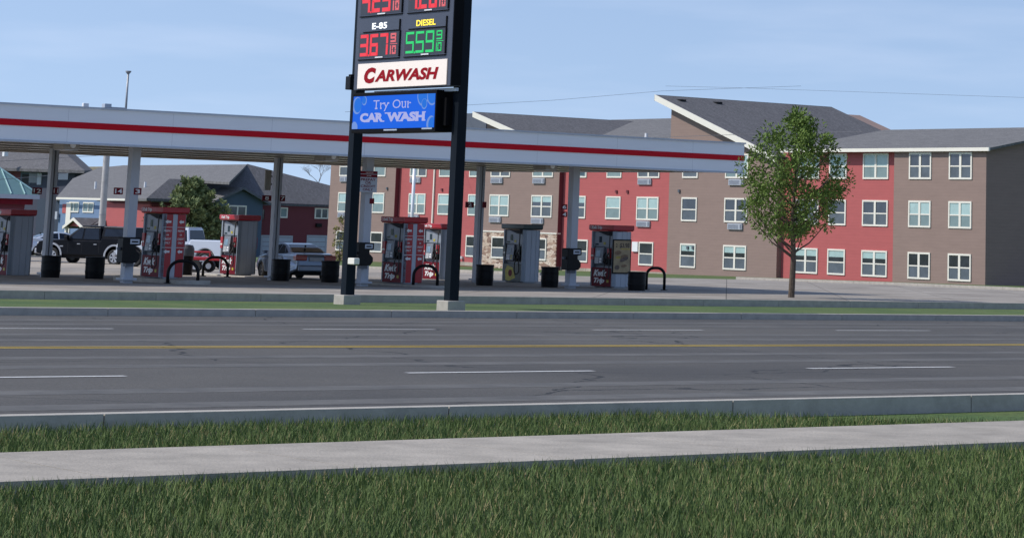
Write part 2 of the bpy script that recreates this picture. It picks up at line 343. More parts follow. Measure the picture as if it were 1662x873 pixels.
# kerbed islands under each pump are built with the pumps
# far brush-covered rise seen between the buildings
def rise(name, x0,x1,y,h,m,seed):
    random.seed(seed); b=MB(); b.open=True; n=60; rows=[]
    for j,(dy,hh) in enumerate([(0,0),(25,.5),(60,.85),(110,1),(220,.9)]):
        rows.append([(x0+(x1-x0)*i/n, y+dy, gz(400)+h*hh*(.75+.25*math.sin(i*.35+seed)+.08*random.random())) for i in range(n+1)])
    vs=[p for r_ in rows for p in r_]
    fs=[(j*(n+1)+i,j*(n+1)+i+1,(j+1)*(n+1)+i+1,(j+1)*(n+1)+i) for j in range(4) for i in range(n)]
    b.add(vs,fs); return struct(b.build(name,m,smooth=True))
rise('hill',-260,260,470,14,M_brush,3)

# ---------------------------------------------------------------- canopy
T = 1.1
Zb = EYE+1.97 - KF.loc.z                     # fascia bottom in the canopy frame
UL = KF.hy(-330,200)[0]; UR = KF.hy(1207,280)[0]; DP = 17.0
can = thing('fuel_canopy','long flat white petrol canopy with a red stripe along its fascia','canopy',KF.loc,AC)
def fascia(u0,u1,y,nrm): pass
b=MB()
th=.12
b.box(UL,UR,0,th,Zb,Zb+T); b.box(UL,UR,DP-th,DP,Zb,Zb+T); b.box(UL,UL+th,th,DP-th,Zb,Zb+T); b.box(UR-th,UR,th,DP-th,Zb,Zb+T)
b.build('fascia',M_fascia,can)
b=MB(); b.box(UL,UR,-.028,-.004,Zb+.46,Zb+.66); b.box(UL,UR,DP+.004,DP+.028,Zb+.46,Zb+.66); b.box(UR+.004,UR+.028,-.02,DP+.02,Zb+.46,Zb+.66)
st=b.build('stripe',M_red,can)
b=MB(); b.box(UL,UR,-.05,.02,Zb+T+.003,Zb+T+.06); b.box(UL,UR,-.04,-.004,Zb-.045,Zb+.02); b.box(UR,UR+.05,-.05,DP,Zb+T+.003,Zb+T+.06)
b.build('edge_trim',M_greyl,can)
b=MB(); b.box(UL+th,UR-th,th,DP-th,Zb+T-.2,Zb+T-.12); b.build('deck',M_greyd,can)
b=MB()
k=th+.002
while k<DP-th-.4:
    b.box(UL+th,UR-th,k,k+.385,Zb+.04,Zb+.06); k+=.40
b.build('soffit',M_soffit,can,bevel=0)
b=MB()
for y in (.9,4.3,7.6,10.9,14.0,16.3): b.box(UL+th,UR-th,y,y+.3,Zb-.0,Zb+.038)  # shallow dark beams, also standing in for bands reflected in the soffit
b.build('beam_band',M_beam,can)
# vertical fascia joints
b=MB(); k=UL+1.2
while k<UR:
    b.box(k,k+.006,-.002,.001,Zb+.02,Zb+.443); b.box(k,k+.006,-.002,.001,Zb+.677,Zb+T-.01); k+=3.66
b.build('panel_joint',M_ac,can)
# lamp boxes hung under the canopy edge
for (px,py) in ((108,238),(530,257),(885,272)):
    u,_=KF.hy(px,py,.9); b=MB(); b.box(u-.28,u+.28,.5,1.3,Zb-.20,Zb+.10); l=b.build('ceiling_light',M_beam,can,bevel=.04)
    b=MB(); b.cyl((u+.02,.50,Zb-.06),(u+.02,.44,Zb-.06),.09,.09); b.box(u-.25,u+.25,.55,1.25,Zb-.215,Zb-.203); b.build('lens',M_wht,l)
# columns
def column(px, y, a, recess, flags):
    u,_=KF.hy(px,320,y); p=KF.w(u,y); g0=gz(p.y)-KF.loc.z; h=a/2
    b=MB()
    if recess:
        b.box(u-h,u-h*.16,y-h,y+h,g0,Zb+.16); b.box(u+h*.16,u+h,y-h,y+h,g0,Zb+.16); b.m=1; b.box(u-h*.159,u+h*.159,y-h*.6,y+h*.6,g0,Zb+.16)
    else: b.box(u-h,u+h,y-h,y+h,g0,Zb+.16)
    b.m=0; b.box(u-h-.1,u+h+.1,y-h-.1,y+h+.1,g0+.1,g0+.17)
    c=b.build('column',[M_col,M_coldark],can,bevel=.012)
    for (x0,x1,yt,yb,s) in flags:
        b=MB(); ua,za=KF.hy(x0,yt,y-h); ub,zb=KF.hy(x1,yb,y-h)
        b.box(ua,ub,y-h-.01,y-h+.03,za,zb); b.m=1
        if s: 
            w_=(ub-ua); nch=len(s); cw=min(w_*.8,.17*nch); cx=(ua+ub)/2
            b.text(s,cx-cw/2,cx+cw/2,zb+(za-zb)*.18,zb+(za-zb)*.82,y-h-.016,bold=.02)
        b.build('number_sign',[M_predd,M_wht],c)
    return u,p
column(83,10,.27,True,[(53,67.5,304.5,315.5,'12'),(86.5,94.5,304.5,315.5,'11')])
column(449,10,.27,True,[(426,440,317,326.5,'8'),(454.5,462.5,317,327,'7')])
column(779,10,.27,True,[(756,769,327.5,337.5,'2'),(783,789,327.5,337.5,'')])
column(214,2,.31,False,[(185.5,199,304.5,316,'14'),(217.5,229,305,316.5,'3')])
column(595,2,.31,False,[(600,607,322,331,'')])
column(931,2,.31,False,[(911.5,920,331.5,340.5,'6'),(911.5,920,343.5,352.5,'4')])
# further columns of the same two rows, past the left edge of the picture
# back of a sign on the fourth column
u,za=KF.hy(431,276,10-.2); ub,zb=KF.hy(438.5,309,10-.2)
t=thing('sign_panel','grey brown upright sign panel strapped to the column with number 8','sign',KF.w((u+ub)/2,9.8,zb),AC)
b=MB(); b.box((u-ub)/2,(ub-u)/2,-.04,.04,0,za-zb); b.build('panel',M_beam,t,bevel=.01)
b=MB(); b.box((u-ub)/2+.05,(ub-u)/2+.1,.045,.09,.2,.26); b.box((u-ub)/2+.05,(ub-u)/2+.1,.045,.09,(za-zb)-.26,(za-zb)-.2); b.build('bracket',M_greyd,t)
# prepay sign on the column behind the left sign post
ua,za=KF.hy(583.5,277,1.6); ub,zb=KF.hy(611.5,312.5,1.6)
W_=ub-ua; H_=za-zb
t=thing('prepay_sign','white prepay notice with a red header high on a column beside the sign post','sign',KF.w(ua,1.6,zb),AC)
b=MB(); b.box(0,W_,0,.05,0,H_); b.build('panel',M_greyl,t,bevel=.008)
b=MB(); b.box(.01,W_-.01,-.006,-.002,H_*.86,H_*.985); b.box(.01,W_-.01,-.006,-.002,H_*.70,H_*.835); b.build('header',M_predd,t)
b=MB()
for s,x0,x1,z0,z1 in (('PREPAY',.1,.9,.53,.65),('OR',.34,.66,.38,.5),('CREDIT',.1,.9,.22,.34),('ONLY',.22,.78,.06,.18)): b.text(s,W_*x0,W_*x1,H_*z0,H_*z1,-.008,bold=.02)
b.m=1
b.text('NOTICE',W_*.35,W_*.75,H_*.89,H_*.95,-.010); b.text('24 HR',W_*.4,W_*.65,H_*.74,H_*.80,-.010)
b.build('lettering',[M_predd,M_cream],t)
# thin mast and small roof gear standing on the canopy deck
u,zt=KF.hy(208.5,115,6.0); t=thing('roof_mast','thin grey mast with a flared flat cap rising above the canopy','mast',KF.w(u,6.0,Zb+T-.12),AC)
hh=zt-(Zb+T-.12); b=MB(); b.cyl((0,0,0),(0,0,hh-.06),.042,.034,12); b.build('pole',M_pole,t,smooth=True)
b=MB(); b.lathe([(.036,-.10),(.06,-.06),(.10,-.02),(.10,.02),(0,.02)],(0,0,hh-.03)); b.build('cap',M_pole,t)
b=MB(); b.cyl((0,0,0),(0,0,.06),.16,.16,12); b.build('base_flange',M_pole,t)
ua,za=KF.hy(168,173,5.0); ub,zb=KF.hy(203,178,5.0); z0=Zb+T-.12
t=thing('roof_cable_rack','low rack of conduit and junction boxes on the canopy top beside the mast','roof equipment',KF.w(ua,5.0,z0),AC)
dz=za-z0
b=MB(); b.box(0,ub-ua,0,.3,0,.06); 
for i in range(5): b.box(i*(ub-ua)/4.2,i*(ub-ua)/4.2+.05,.1,.15,0.06,dz-.06)
b.box(0,ub-ua,.08,.16,dz-.12,dz-.04); b.build('rack',M_greyd,t)
b=MB(); b.box(.05,.3,0,.25,dz-.04,dz+.10); b.box(.32,.85,.02,.22,dz-.039,dz+.0); b.build('junction_box',M_greyl,t,bevel=.01)
ua,za=KF.hy(138,173.5,5.0)
t=thing('roof_floodlight','tiny white floodlight on a stem at the left end of the canopy rack','light',KF.w(ua,5.0,z0),AC)
b=MB(); b.cyl((0,0,0),(0,0,za-z0),.03); b.build('stem',M_greyd,t)
b=MB(); b.box(-.1,.1,-.09,.05,za-z0-.02,za-z0+.12); b.build('lamp_head',M_wht,t,bevel=.02)

# ---------------------------------------------------------------- pumps
M_pface = mat('pump face grey',(.24,.275,.32),.4,var=.12,scale=5)
M_pcons = mat('pump console',(.17,.19,.22),.4,var=.25,scale=12)
def gaspump(px, Y, topz, label, kind, red_side=False, poster=False, w=1.35, d=.9, group='fuel dispensers under the canopy'):
    """px,Y: picture column and distance of the near vertical corner between screen face and side"""
    H = 2.39
    X = at(px,380,Y); base = EYE+topz-H
    th = AB; ex=Vector((math.cos(th),math.sin(th),0)); ey=Vector((-math.sin(th),math.cos(th),0))
    c = Vector((X.x,X.y,base)) - ex*w/2 + ey*d/2
    t = thing('fuel_pump',label,'fuel pump',(c.x,c.y,base),th,group)
    green = kind=='green'
    Mt = M_green if green else M_pred; Mp = M_green if green else M_predd
    x0,x1,y0,y1 = -w/2,w/2,-d/2,d/2
    # body core
    b=MB(); b.box(x0+.04,x1-.02,y0+.16,y1-.16,0,2.16); b.build('body',M_grey,t,bevel=.02)
    # topper, bowed on the two long faces
    n=12; pf=[]
    for i in range(n+1): s=i/n; pf.append((x0-.13+(w+.26)*s, y0-.05-.09*math.sin(math.pi*s)))
    for i in range(n+1): s=1-i/n; pf.append((x0-.13+(w+.26)*s, y1+.05+.09*math.sin(math.pi*s)))
    b=MB(); nn=len(pf); b.add([(p[0]*.93,p[1]*.93,2.17) for p in pf]+[(p[0],p[1],2.22) for p in pf]+[(p[0],p[1],2.37) for p in pf]+[(p[0]*.97,p[1]*.97,2.39) for p in pf],
        [tuple(range(nn-1,-1,-1)),tuple(range(3*nn,4*nn))]+[(k*nn+i,k*nn+(i+1)%nn,(k+1)*nn+(i+1)%nn,(k+1)*nn+i) for k in range(3) for i in range(nn)])
    tp=b.build('topper',M_green if green else M_pred,t)
    if not green:
        b=MB(); vs,fs=text_mesh('Kwik Trip',.03,.15); L=max(v.x for v in vs); hh=max(v.y for v in vs)
        def yy(x): s=(x-(x0-.13))/(w+.26); return y0-.05-.09*math.sin(math.pi*s)-.006
        b.add([((x0+.12+v.x/L*.72), yy(x0+.12+v.x/L*.72), 2.245+v.y/hh*.11) for v in vs],fs); b.build('lettering',M_wht,tp)
    for sgn in (-1,1):             # both dispensing faces
        X=Matrix.Identity(4) if sgn<0 else Matrix.Rotation(math.pi,4,'Z')
        b=MB(); b.X=X
        b.box(x0+.10,x1-.02,y0+.05,y0+.159,1.58,2.13); b.m=1; b.prism([(x0+.3,2.165),(x1+.0,2.165),(x1-.02,1.98),(x1-.35,2.0)],'y',y0-.02,y0+.1)
        b.m=0; b.box(x0,x0+.095,y0+.0,y0+.159,.05,2.16); b.box(x1-.015,x1+.03,y0+.0,y0+.159,.05,2.16)
        b.m=2; b.box(x0+.45,x0+.60,y0+.035,y0+.049,1.72,1.95)
        b.m=3; b.box(x0+.72,x0+.86,y0+.040,y0+.049,1.64,1.74); b.m=2; b.box(x0+.2,x0+.4,y0+.040,y0+.049,1.62,1.68)
        b.build('upper_panel',[M_pface,M_dark,M_screen,M_yel],t)
        b=MB(); b.X=X; b.box(x0+.11,x1-.03,y0+.09,y0+.159,.80,1.56); b.build('nozzle_bay',M_greyd,t)
        b=MB(); b.X=X; b.prism([(y0+.09,.86),(y0-.04,.9),(y0+.02,1.54),(y0+.09,1.55)],'x',x0+.24,x0+.78); k=b.build('keypad_console',M_pcons,t,bevel=.01)
        b=MB(); b.X=X
        def onc(z): return y0-.04+(z-.9)/.64*.06-.006
        for (a,c_,z0,z1) in ((.33,.6,1.18,1.42),):
            b.poly([(x0+a,onc(z0),z0),(x0+c_,onc(z0),z0),(x0+c_,onc(z1),z1),(x0+a,onc(z1),z1)])
        b.m=1
        for i in range(3):
            for j in range(4):
                a=x0+.32+i*.07; z0=.92+j*.055; b.poly([(a,onc(z0),z0),(a+.05,onc(z0),z0),(a+.05,onc(z0+.04),z0+.04),(a,onc(z0+.04),z0+.04)])
        b.m=2
        for z0 in (.95,1.05): a=x0+.58; b.poly([(a,onc(z0),z0),(a+.14,onc(z0),z0),(a+.14,onc(z0+.07),z0+.07),(a,onc(z0+.07),z0+.07)])
        b.build('screen',[M_screen if green else M_ledblue,M_wht,M_yel if green else M_wht],k)
        b=MB(); b.X=X; b.box(x0+.02,x0+.2,y0-.03,y0+.07,1.05,1.5); b.m=1; b.box(x0+.03,x0+.19,y0-.034,y0-.028,1.18,1.24); b.build('grade_label',[Mp if green else M_pred,M_cream],t)
        b=MB(); b.X=X; b.box(x1-.32,x1-.14,y0+.0,y0+.08,1.12,1.5); b.m=1; b.box(x1-.31,x1-.15,y0-.006,y0+.002,1.2,1.3); b.build('grade_label',[Mp if green else M_pred,M_cream],t)
        b=MB(); b.X=X; b.box(x0+.04,x1-.02,y0+.0,y0+.159,.04,.76); lp=b.build('lower_panel',Mp,t,bevel=.01)
        b=MB(); b.X=X
        if green:
            b.m=0
            b.poly([(x0+.25,y0-.005,.1),(x0+.5,y0-.005,.05),(x0+.95,y0-.005,.2),(x0+.75,y0-.005,.6),(x0+.35,y0-.005,.7),(x0+.2,y0-.005,.5)]); b.m=1; b.disc(x0+.58,.38,.14,y0-.009)
            b.build('round_emblem',[M_yel,M_predd],lp)
        else:
            b.text('Kwik',x0+.20,x0+1.05,.43,.68,y0-.006,.05,.35); b.text('Trip',x0+.24,x0+.92,.12,.37,y0-.006,.05,.35); b.m=1; b.box(x1-.3,x1-.17,y0-.004,y0-.001,.2,.3); b.build('lettering',[M_wht,M_yel],lp)
        # nozzles and hose
        for i,xx in enumerate((x1-.40,x1-.19)):
            b=MB(); b.X=X; b.prism([(y0+.06,.86),(y0-.10,1.0),(y0-.08,1.12),(y0+.06,1.1)],'x',xx-.04,xx+.04); b.tube([(xx,y0-.06,1.08),(xx,y0-.1,1.2),(xx,y0-.02,1.33)],.028,6); b.build('nozzle',M_rubber,t)
        hx=x1-.05
        b=MB(); b.X=X; pts=[(hx-.05,y0+.0,2.12)]
        for i in range(15):
            s=i/14; pts.append((hx+.02+.05*math.sin(s*3.1), y0-.10-.05*math.sin(math.pi*s), 2.05-1.6*s))
        pts+= [(hx-.02,y0-.14,.36),(hx-.14,y0-.16,.34),(hx-.24,y0-.15,.5),(hx-.27,y0-.12,.8),(xx,y0-.08,1.02)]
        b.tube(pts,.021,6); b.build('hose',M_rubber,t,smooth=True)
    # side cladding (both ends)
    for sgn in (1,-1):
        X=Matrix.Rotation(R(90),4,'Z') if sgn>0 else Matrix.Rotation(R(-90),4,'Z')   # local -y face becomes +x / -x
        hw=d/2; yy0=-w/2
        b=MB(); b.X=X
        if red_side:
            b.box(-hw+.04,-hw+.40,yy0-.03,yy0+.02,.05,2.15); b.box(hw-.32,hw-.03,yy0-.03,yy0+.02,.05,2.15); b.m=1; b.box(-hw+.402,hw-.322,yy0-.02,yy0+.02,.05,2.15)
            sd=b.build('side_panel',[M_pred,M_greyl],t,bevel=.008)
            b=MB(); b.X=X
            for (a,c_) in ((-hw+.08,-hw+.37),(hw-.30,hw-.06)):
                m_=(a+c_)/2; y=yy0-.036; ww=c_-a
                for s,z0,z1,k in (('PREPAY',1.56,1.63,1),('OR',1.43,1.49,.35),('CREDIT',1.29,1.36,1),('ONLY',1.16,1.23,.75)): b.text(s,m_-ww*k/2,m_+ww*k/2,z0,z1,y,.02)
                b.box(a-.03,c_+.03,y,y+.003,1.71,1.725); b.box(a-.03,c_+.03,y,y+.003,1.03,1.045)
                for zc in (1.90,.90):
                    b.poly([(m_-.4*ww,y,zc),(m_-.05*ww,y,zc-.075),(m_-.05*ww,y,zc-.035),(m_+.38*ww,y,zc-.035),(m_+.38*ww,y,zc+.035),(m_-.05*ww,y,zc+.035),(m_-.05*ww,y,zc+.075)])
            b.build('lettering',M_wht,sd)
        else:
            k=-hw+.03; i=0
            while k<hw-.08:
                ww=(.15,.02,.24,.02,.22,.02,.14)[i%7]; dd=(.02,.008,.02,.008,.02,.008,.02)[i%7]
                b.box(k,min(k+ww,hw-.03),yy0-dd,yy0+.02,.05,2.15); k+=ww; i+=1
            b.build('side_panel',M_grey,t)
        if poster and sgn>0:
            a,c_=-hw-.02,hw-.02; z0,z1=.55,1.86; y=yy0-.06
            b=MB(); b.X=X; b.box(a,c_,y-.01,y+.03,z0,z1); pf_=b.build('poster',M_black,t,bevel=.005)
            b=MB(); b.X=X; y-=.014; b.poly([(a+.05,y,z0+.05),(c_-.05,y,z0+.05),(c_-.05,y,z1-.05),(a+.05,y,z1-.05)]); y-=.003
            b.m=1; b.text('2',a+.13,a+.22,z1-.3,z1-.16,y,.02); b.text('$3.98',a+.33,c_-.1,z1-.34,z1-.14,y,.02)
            def ell(cx,cz,rx,rz,mi,ang=0,yy=y):
                b.m=mi; b.poly([(cx+rx*math.cos(q)*math.cos(ang)-rz*math.sin(q)*math.sin(ang),yy,cz+rx*math.cos(q)*math.sin(ang)+rz*math.sin(q)*math.cos(ang)) for q in [i*math.pi/9 for i in range(18)]])
            W2=c_-a
            ell(a+.28*W2,z0+.80,.17,.085,2,.1); ell(a+.62*W2,z0+.62,.2,.07,2,.35,y-.002); ell(a+.62*W2,z0+.55,.22,.075,3,.35,y-.003); ell(a+.60*W2,z0+.68,.15,.05,2,.2,y-.004)
            ell(a+.3*W2,z0+.62,.13,.05,4,.1); ell(a+.25*W2,z0+.24,.12,.09,3,0); ell(a+.62*W2,z0+.30,.15,.05,2,.1); b.m=4; b.box(a+.42*W2,c_-.08,y,y+.002,z0+.92,z0+.96)
            b.build('printed_sheet',[M_paper,M_ink,M_bun,M_meat,M_mustard],pf_)
    # island
    b=MB(); q=[]
    L=2.2
    for i in range(9): a_=math.pi*i/8-math.pi/2; q.append((L+.62*math.cos(a_),.62*math.sin(a_)))
    for i in range(9): a_=math.pi*i/8+math.pi/2; q.append((-L+.62*math.cos(a_),.62*math.sin(a_)))
    gb = gz(c.y)-base
    b.prism([(p[0],p[1]) for p in q],'z',gb-.15,-.001); b.build('kerbed_plinth',M_kerb,t,bevel=.03)
    return t,c
M_ledblue = mat('pump display', (.18,.28,.36), .15, var=.3, scale=9)
M_paper = mat('poster paper', (.36,.27,.15), .6, var=.25, scale=5)
M_ink = mat('poster ink', (.05,.035,.03), .6)
M_bun = mat('poster bun', (.22,.13,.07), .6, var=.4, scale=14)
M_meat = mat('poster meat', (.13,.09,.07), .6, var=.4, scale=14)
M_mustard = mat('poster mustard', (.42,.31,.06), .6, var=.3, scale=10)
gaspump(15, 89.8,-.19,'grey sided fuel pump cut off by the left edge beside the column with number 12','red')
gaspump(261.5, 84.0,.04,'fuel pump with red prepay side panels between the black pickup and the pine tree','red',red_side=True)
gaspump(385.5, 99.6,-.19,'fuel pump with a plain grey fluted side in front of the blue gable wall','red')
gaspump(654.5, 89.6,-.08,'fuel pump with red prepay side panels between the two sign posts','red',red_side=True)
gaspump(715.5,106.0,-.345,'grey sided fuel pump partly hidden behind the right sign post','red')
gaspump(848, 102.7,-.26,'dark green topped diesel pump with a yellow emblem low on its face','green')
gaspump(994.5, 95.8,-.19,'fuel pump carrying a framed tan food poster on its side','red',poster=True)

# ---------------------------------------------------------------- drums, hoops, windshield stations
def drum(px,py,Y,label,grp='black drums beside the canopy columns'):
    p=at(px,py,Y); g=gz(Y); h=p.z-g
    t=thing('black_drum',label,'barrel',(p.x,p.y,g),0,grp)
    r=.335
    b=MB(); b.lathe([(0,0),(r*.93,0),(r*.95,.03),(r,h*.3),(r*1.03,h*.31),(r*1.03,h*.35),(r,h*.36),(r,h*.66),(r*1.03,h*.67),(r*1.03,h*.71),(r,h*.72),(r,h-.03)],n=32); b.build('shell',M_black,t,smooth=False,bevel=0)
    b=MB(); b.lathe([(r*1.05,h-.06),(r*1.06,h-.01),(r*1.0,h),(r*.8,h-.005),(r*.78,h-.06),(0,h-.06)],n=32); b.build('rim',M_black,t)
    return t
drum(84,415,88,'black drum at the foot of the column numbered 12')
drum(155.3,417,88,'black drum below the black pickup, second from the left')
drum(457,420.6,93.3,'black drum at the foot of the column numbered 8')
drum(537,423.3,93,'black drum in front of the silver sedan, next to the left sign post')
drum(787.5,429.5,95,'black drum at the foot of the column numbered 2')
drum(893,433,95,'black drum between the green pump and the column numbered 6')
drum(1034,441,93,'black drum just right of the pump with the food poster')
def hoop(x0,x1,py,Y,label,ang=0.0):
    a=at(x0,py,Y); c=at(x1,py,Y); g=gz(Y); h=a.z-g; w_=(c-a).length
    t=thing('hoop_guard',label,'guard rail',((a.x+c.x)/2,Y,g),ang,'tubular hoop guards beside the pumps')
    b=MB(); rr=min(w_*.42,.42); pts=[(-w_/2,0,-.1),(-w_/2,0,h-rr)]
    for i in range(1,9): q=math.pi/2*i/8; pts.append((-w_/2+rr-rr*math.cos(q),0,h-rr+rr*math.sin(q)))
    for i in range(0,9): q=math.pi/2*i/8; pts.append((w_/2-rr+rr*math.sin(q),0,h-rr+rr*math.cos(q)))
    pts.append((w_/2,0,-.1)); b.tube(pts,.055,12); b.build('tube',M_black,t,smooth=True)
    b=MB(); b.cyl((-w_/2,0,0),(-w_/2,0,.03),.13); b.cyl((w_/2,0,0),(w_/2,0,.03),.13); b.build('base_flange',M_black,t)
hoop(274,323,423,83.0,'black hoop guard in front of the red sided pump left of the pine')
hoop(331,371,417,98,'black hoop guard left of the fluted grey pump')
hoop(672,711,431,89,'black hoop guard between the two sign posts')
hoop(1050,1079,434.5,95,'black hoop guard farthest right, past the food poster pump')
def station(x0,x1,y0,y1,dep,label):
    ua,za=KF.hy(x0,y0,dep); ub,zb=KF.hy(x1,y1,dep); W_=ub-ua; H_=za-zb
    t=thing('windshield_station',label,'service box',KF.w(ua,dep,zb),AC,'black squeegee stations on the columns')
    pr=[(0,.0),(W_*.8,0),(W_*.97,H_*.16),(W_*.97,H_*.35),(W_*.72,H_*.52),(W_*.72,H_*.66),(W_,H_*.70),(W_,H_*.96),(W_*.95,H_),(W_*.05,H_),(0,H_*.95)]
    b=MB(); b.prism(pr,'y',0,.42); b.build('housing',M_black,t,bevel=.03)
    b=MB(); b.box(W_*.38,W_*.88,-.012,-.003,H_*.74,H_*.93); b.m=1; b.box(W_*.46,W_*.8,-.018,-.013,H_*.80,H_*.86); b.build('label_plate',[M_greyl,M_black],t)
    b=MB(); b.box(W_*.3,W_*.7,.1,.32,-.12,-.002); b.box(-.1,.02,.15,.25,H_*.5,H_*.6); b.build('bracket',M_greyd,t)
station(200.5,227.5,385,427,1.55,'black squeegee station on the column numbered 14')
station(583.5,606,393.5,431,1.55,'black squeegee station right of the left sign post')
station(922.5,943.5,403,438.5,1.55,'black squeegee station on the column numbered 6')

# ---------------------------------------------------------------- price sign
p=at(580,120,62); SF=Fr((p.x,p.y,gz(p.y)),AB)
sg=thing('price_sign','tall black price sign on two posts with a white carwash panel and blue screen','sign',SF.loc,AB)
xl,_=SF.hy(575,120); xr,_=SF.hy(731.5,118)
_,zcb=SF.hy(575,147.0); zct=SF.hy(640,-170)[1]
a_=.26; cdp=.30
ground=lambda x,y: gz(SF.w(x,y).y)-SF.loc.z
for (x) in (SF.hy(560.5,323,cdp+.02)[0], SF.hy(727.5,323,cdp+.02)[0]):
    b=MB(); b.box(x,x+a_,cdp+.02,cdp+.02+a_,ground(x,.4)-.1,zct+.1); b.build('post',M_post,sg,bevel=.012)
    b=MB(); b.box(x-.12,x+a_+.12,cdp-.1,cdp+.14+a_,ground(x,.4)-.1,ground(x,.4)+.18); b.build('footing',M_kerb,sg,bevel=.02)
b=MB(); b.box(xl,xr,0,cdp,zcb,zct); cab=b.build('cabinet',[M_cab],sg,bevel=.015)
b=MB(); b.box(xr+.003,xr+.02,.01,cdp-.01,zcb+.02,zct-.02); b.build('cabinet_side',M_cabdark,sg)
M_lightbox=mat('carwash panel', (.78,.70,.63), .35, var=.02, emit=(1,.80,.66), es=.16)
M_signred=mat('carwash letters', (.30,.004,.012), .6, spec=.1, var=.03)
x0,z0=SF.hy(579.5,144.3,-.02); x1,z1=SF.hy(726,96.5,-.02); _,z1b=SF.hy(581.5,104,-.02); _,z0b=SF.hy(723.5,138,-.02); zl=(z0+z0b)/2; zh=(z1+z1b)/2
b=MB(); b.box(x0,x1,-.025,-.002,zl,zh); lb=b.build('carwash_panel',M_lightbox,sg,bevel=.006)
W_=x1-x0; H_=zh-zl
b=MB(); b.text('C',x0+W_*.08,x0+W_*.215,zl+H_*.19,zh-H_*.17,-.032,.07,.22); b.text('ARWASH',x0+W_*.205,x0+W_*.915,zl+H_*.235,zh-H_*.29,-.032,.045,.22); b.build('lettering',M_signred,lb)
# seven-segment price displays
SEG={'0':'abcdef','1':'bc','2':'abged','3':'abgcd','4':'fgbc','5':'afgcd','6':'afgedc','7':'abc','8':'abcdefg','9':'abcdfg'}
def seg(b,ch,x,z,w,h,t,y):
    def bar(xa,xb,za,zb): b.box(xa,xb,y,y+.004,za,zb)
    g=t*.12; m=z+h/2
    for s in SEG[ch]:
        if s=='a': bar(x+g,x+w-g,z+h-t,z+h)
        if s=='d': bar(x+g,x+w-g,z,z+t)
        if s=='g': bar(x+g,x+w-g,m-t/2,m+t/2)
        if s=='f': bar(x,x+t,m+g,z+h-g)
        if s=='b': bar(x+w-t,x+w,m+g,z+h-g)
        if s=='e': bar(x,x+t,z+g,m-g)
        if s=='c': bar(x+w-t,x+w,z+g,m-g)
M_ledr=mat('red segments', (.3,.01,.02), .5, var=.02, emit=(1,.045,.06), es=.5)
M_ledr2=mat('dim red segments', (.3,.05,.06), .5, var=.02, emit=(.8,.16,.17), es=.45)
M_ledg=mat('green segments', (.01,.3,.08), .5, var=.02, emit=(.010,.55,.12), es=.55)
M_ledbk=mat('display black', (.03,.032,.042), .4, var=.1)
M_let_w=mat('lit white letters', (.8,.8,.8), .4, var=.02, emit=(.9,.95,1), es=.8)
M_let_y=mat('lit yellow letters', (.8,.6,.05), .4, var=.02, emit=(1,.72,.02), es=.8)
def price(pxa,pya,pxb,pyb,s,m,m2,t=.07,dig=.0):
    xa,za=SF.hy(pxa,pya,-.01); xb,zb=SF.hy(pxb,pyb,-.01); W_=xb-xa; H_=za-zb
    b=MB(); b.box(xa-.06,xb+.06,-.006,-.001,zb-.04,za+.04); d_=b.build('price_display',M_ledbk,sg)
    b=MB(); cw=W_*.215
    for i,ch in enumerate(s): seg(b,ch,xa+i*W_*.262,zb,cw,H_,t,-.012)
    b.box(xa+cw+.02,xa+cw+.07,-.012,-.008,zb-.01,zb+.04)
    b.m=1; xx=xa+W_*.80; ww=W_*.18
    seg(b,'9',xx,zb+H_*.56,ww*.8,H_*.42,t*.6,-.012); b.box(xx-.01,xx+ww,-.012,-.008,zb+H_*.475,zb+H_*.505); 
    b.box(xx,xx+t*.55,-.012,-.008,zb+.01,zb+H_*.42); seg(b,'0',xx+t*1.1,zb+.01,ww*.55,H_*.40,t*.55,-.012)
    b.build('digits',[m,m2],d_)
    b=MB(); b.box(xa+W_*.42,xa+W_*.62,-.02,-.008,zb-.06,zb-.03); b.m=1; b.box(xb+.062,xb+.10,-.03,-.001,zb-.06,za+.05); b.box(xa-.06,xb+.10,-.03,-.001,zb-.10,zb-.075); b.build('display_clip',[M_wht,M_cabdark],sg)
price(585.5,57.5,645,88.5,'367',M_ledr,M_ledr2,.085)
price(659.5,53,720,83.5,'559',M_ledg,M_ledg,.06)
price(589,-16,650,17,'429',M_ledr,M_ledr2,.10)
price(666,-22,725,11,'420',M_ledr,M_ledr2,.10)
def grade(xa_,ya_,xb_,yb_,s,m,tx):
    xa,za=SF.hy(xa_,ya_,-.01); xb,zb=SF.hy(xb_,yb_,-.01)
    b=MB(); b.box(xa,xb,-.008,-.001,zb,za); b.m=1; b.box(xb,xb+.04,-.025,-.001,zb-.03,za+.01); b.box(xa,xb,-.025,-.001,zb-.03,zb-.004); g_=b.build('grade_plate',[M_cab,M_cabdark],sg)
    b=MB(); W_=xb-xa; H_=za-zb; b.text(s,xa+W_*tx[0],xa+W_*tx[1],zb+H_*.2,zb+H_*.85,-.014,.022); b.build('lettering',m,g_)
grade(591,37,648,48,'E-85',M_let_w,(.24,.66)); grade(664.5,32,724,42.5,'DIESEL',M_let_y,(.20,.72))
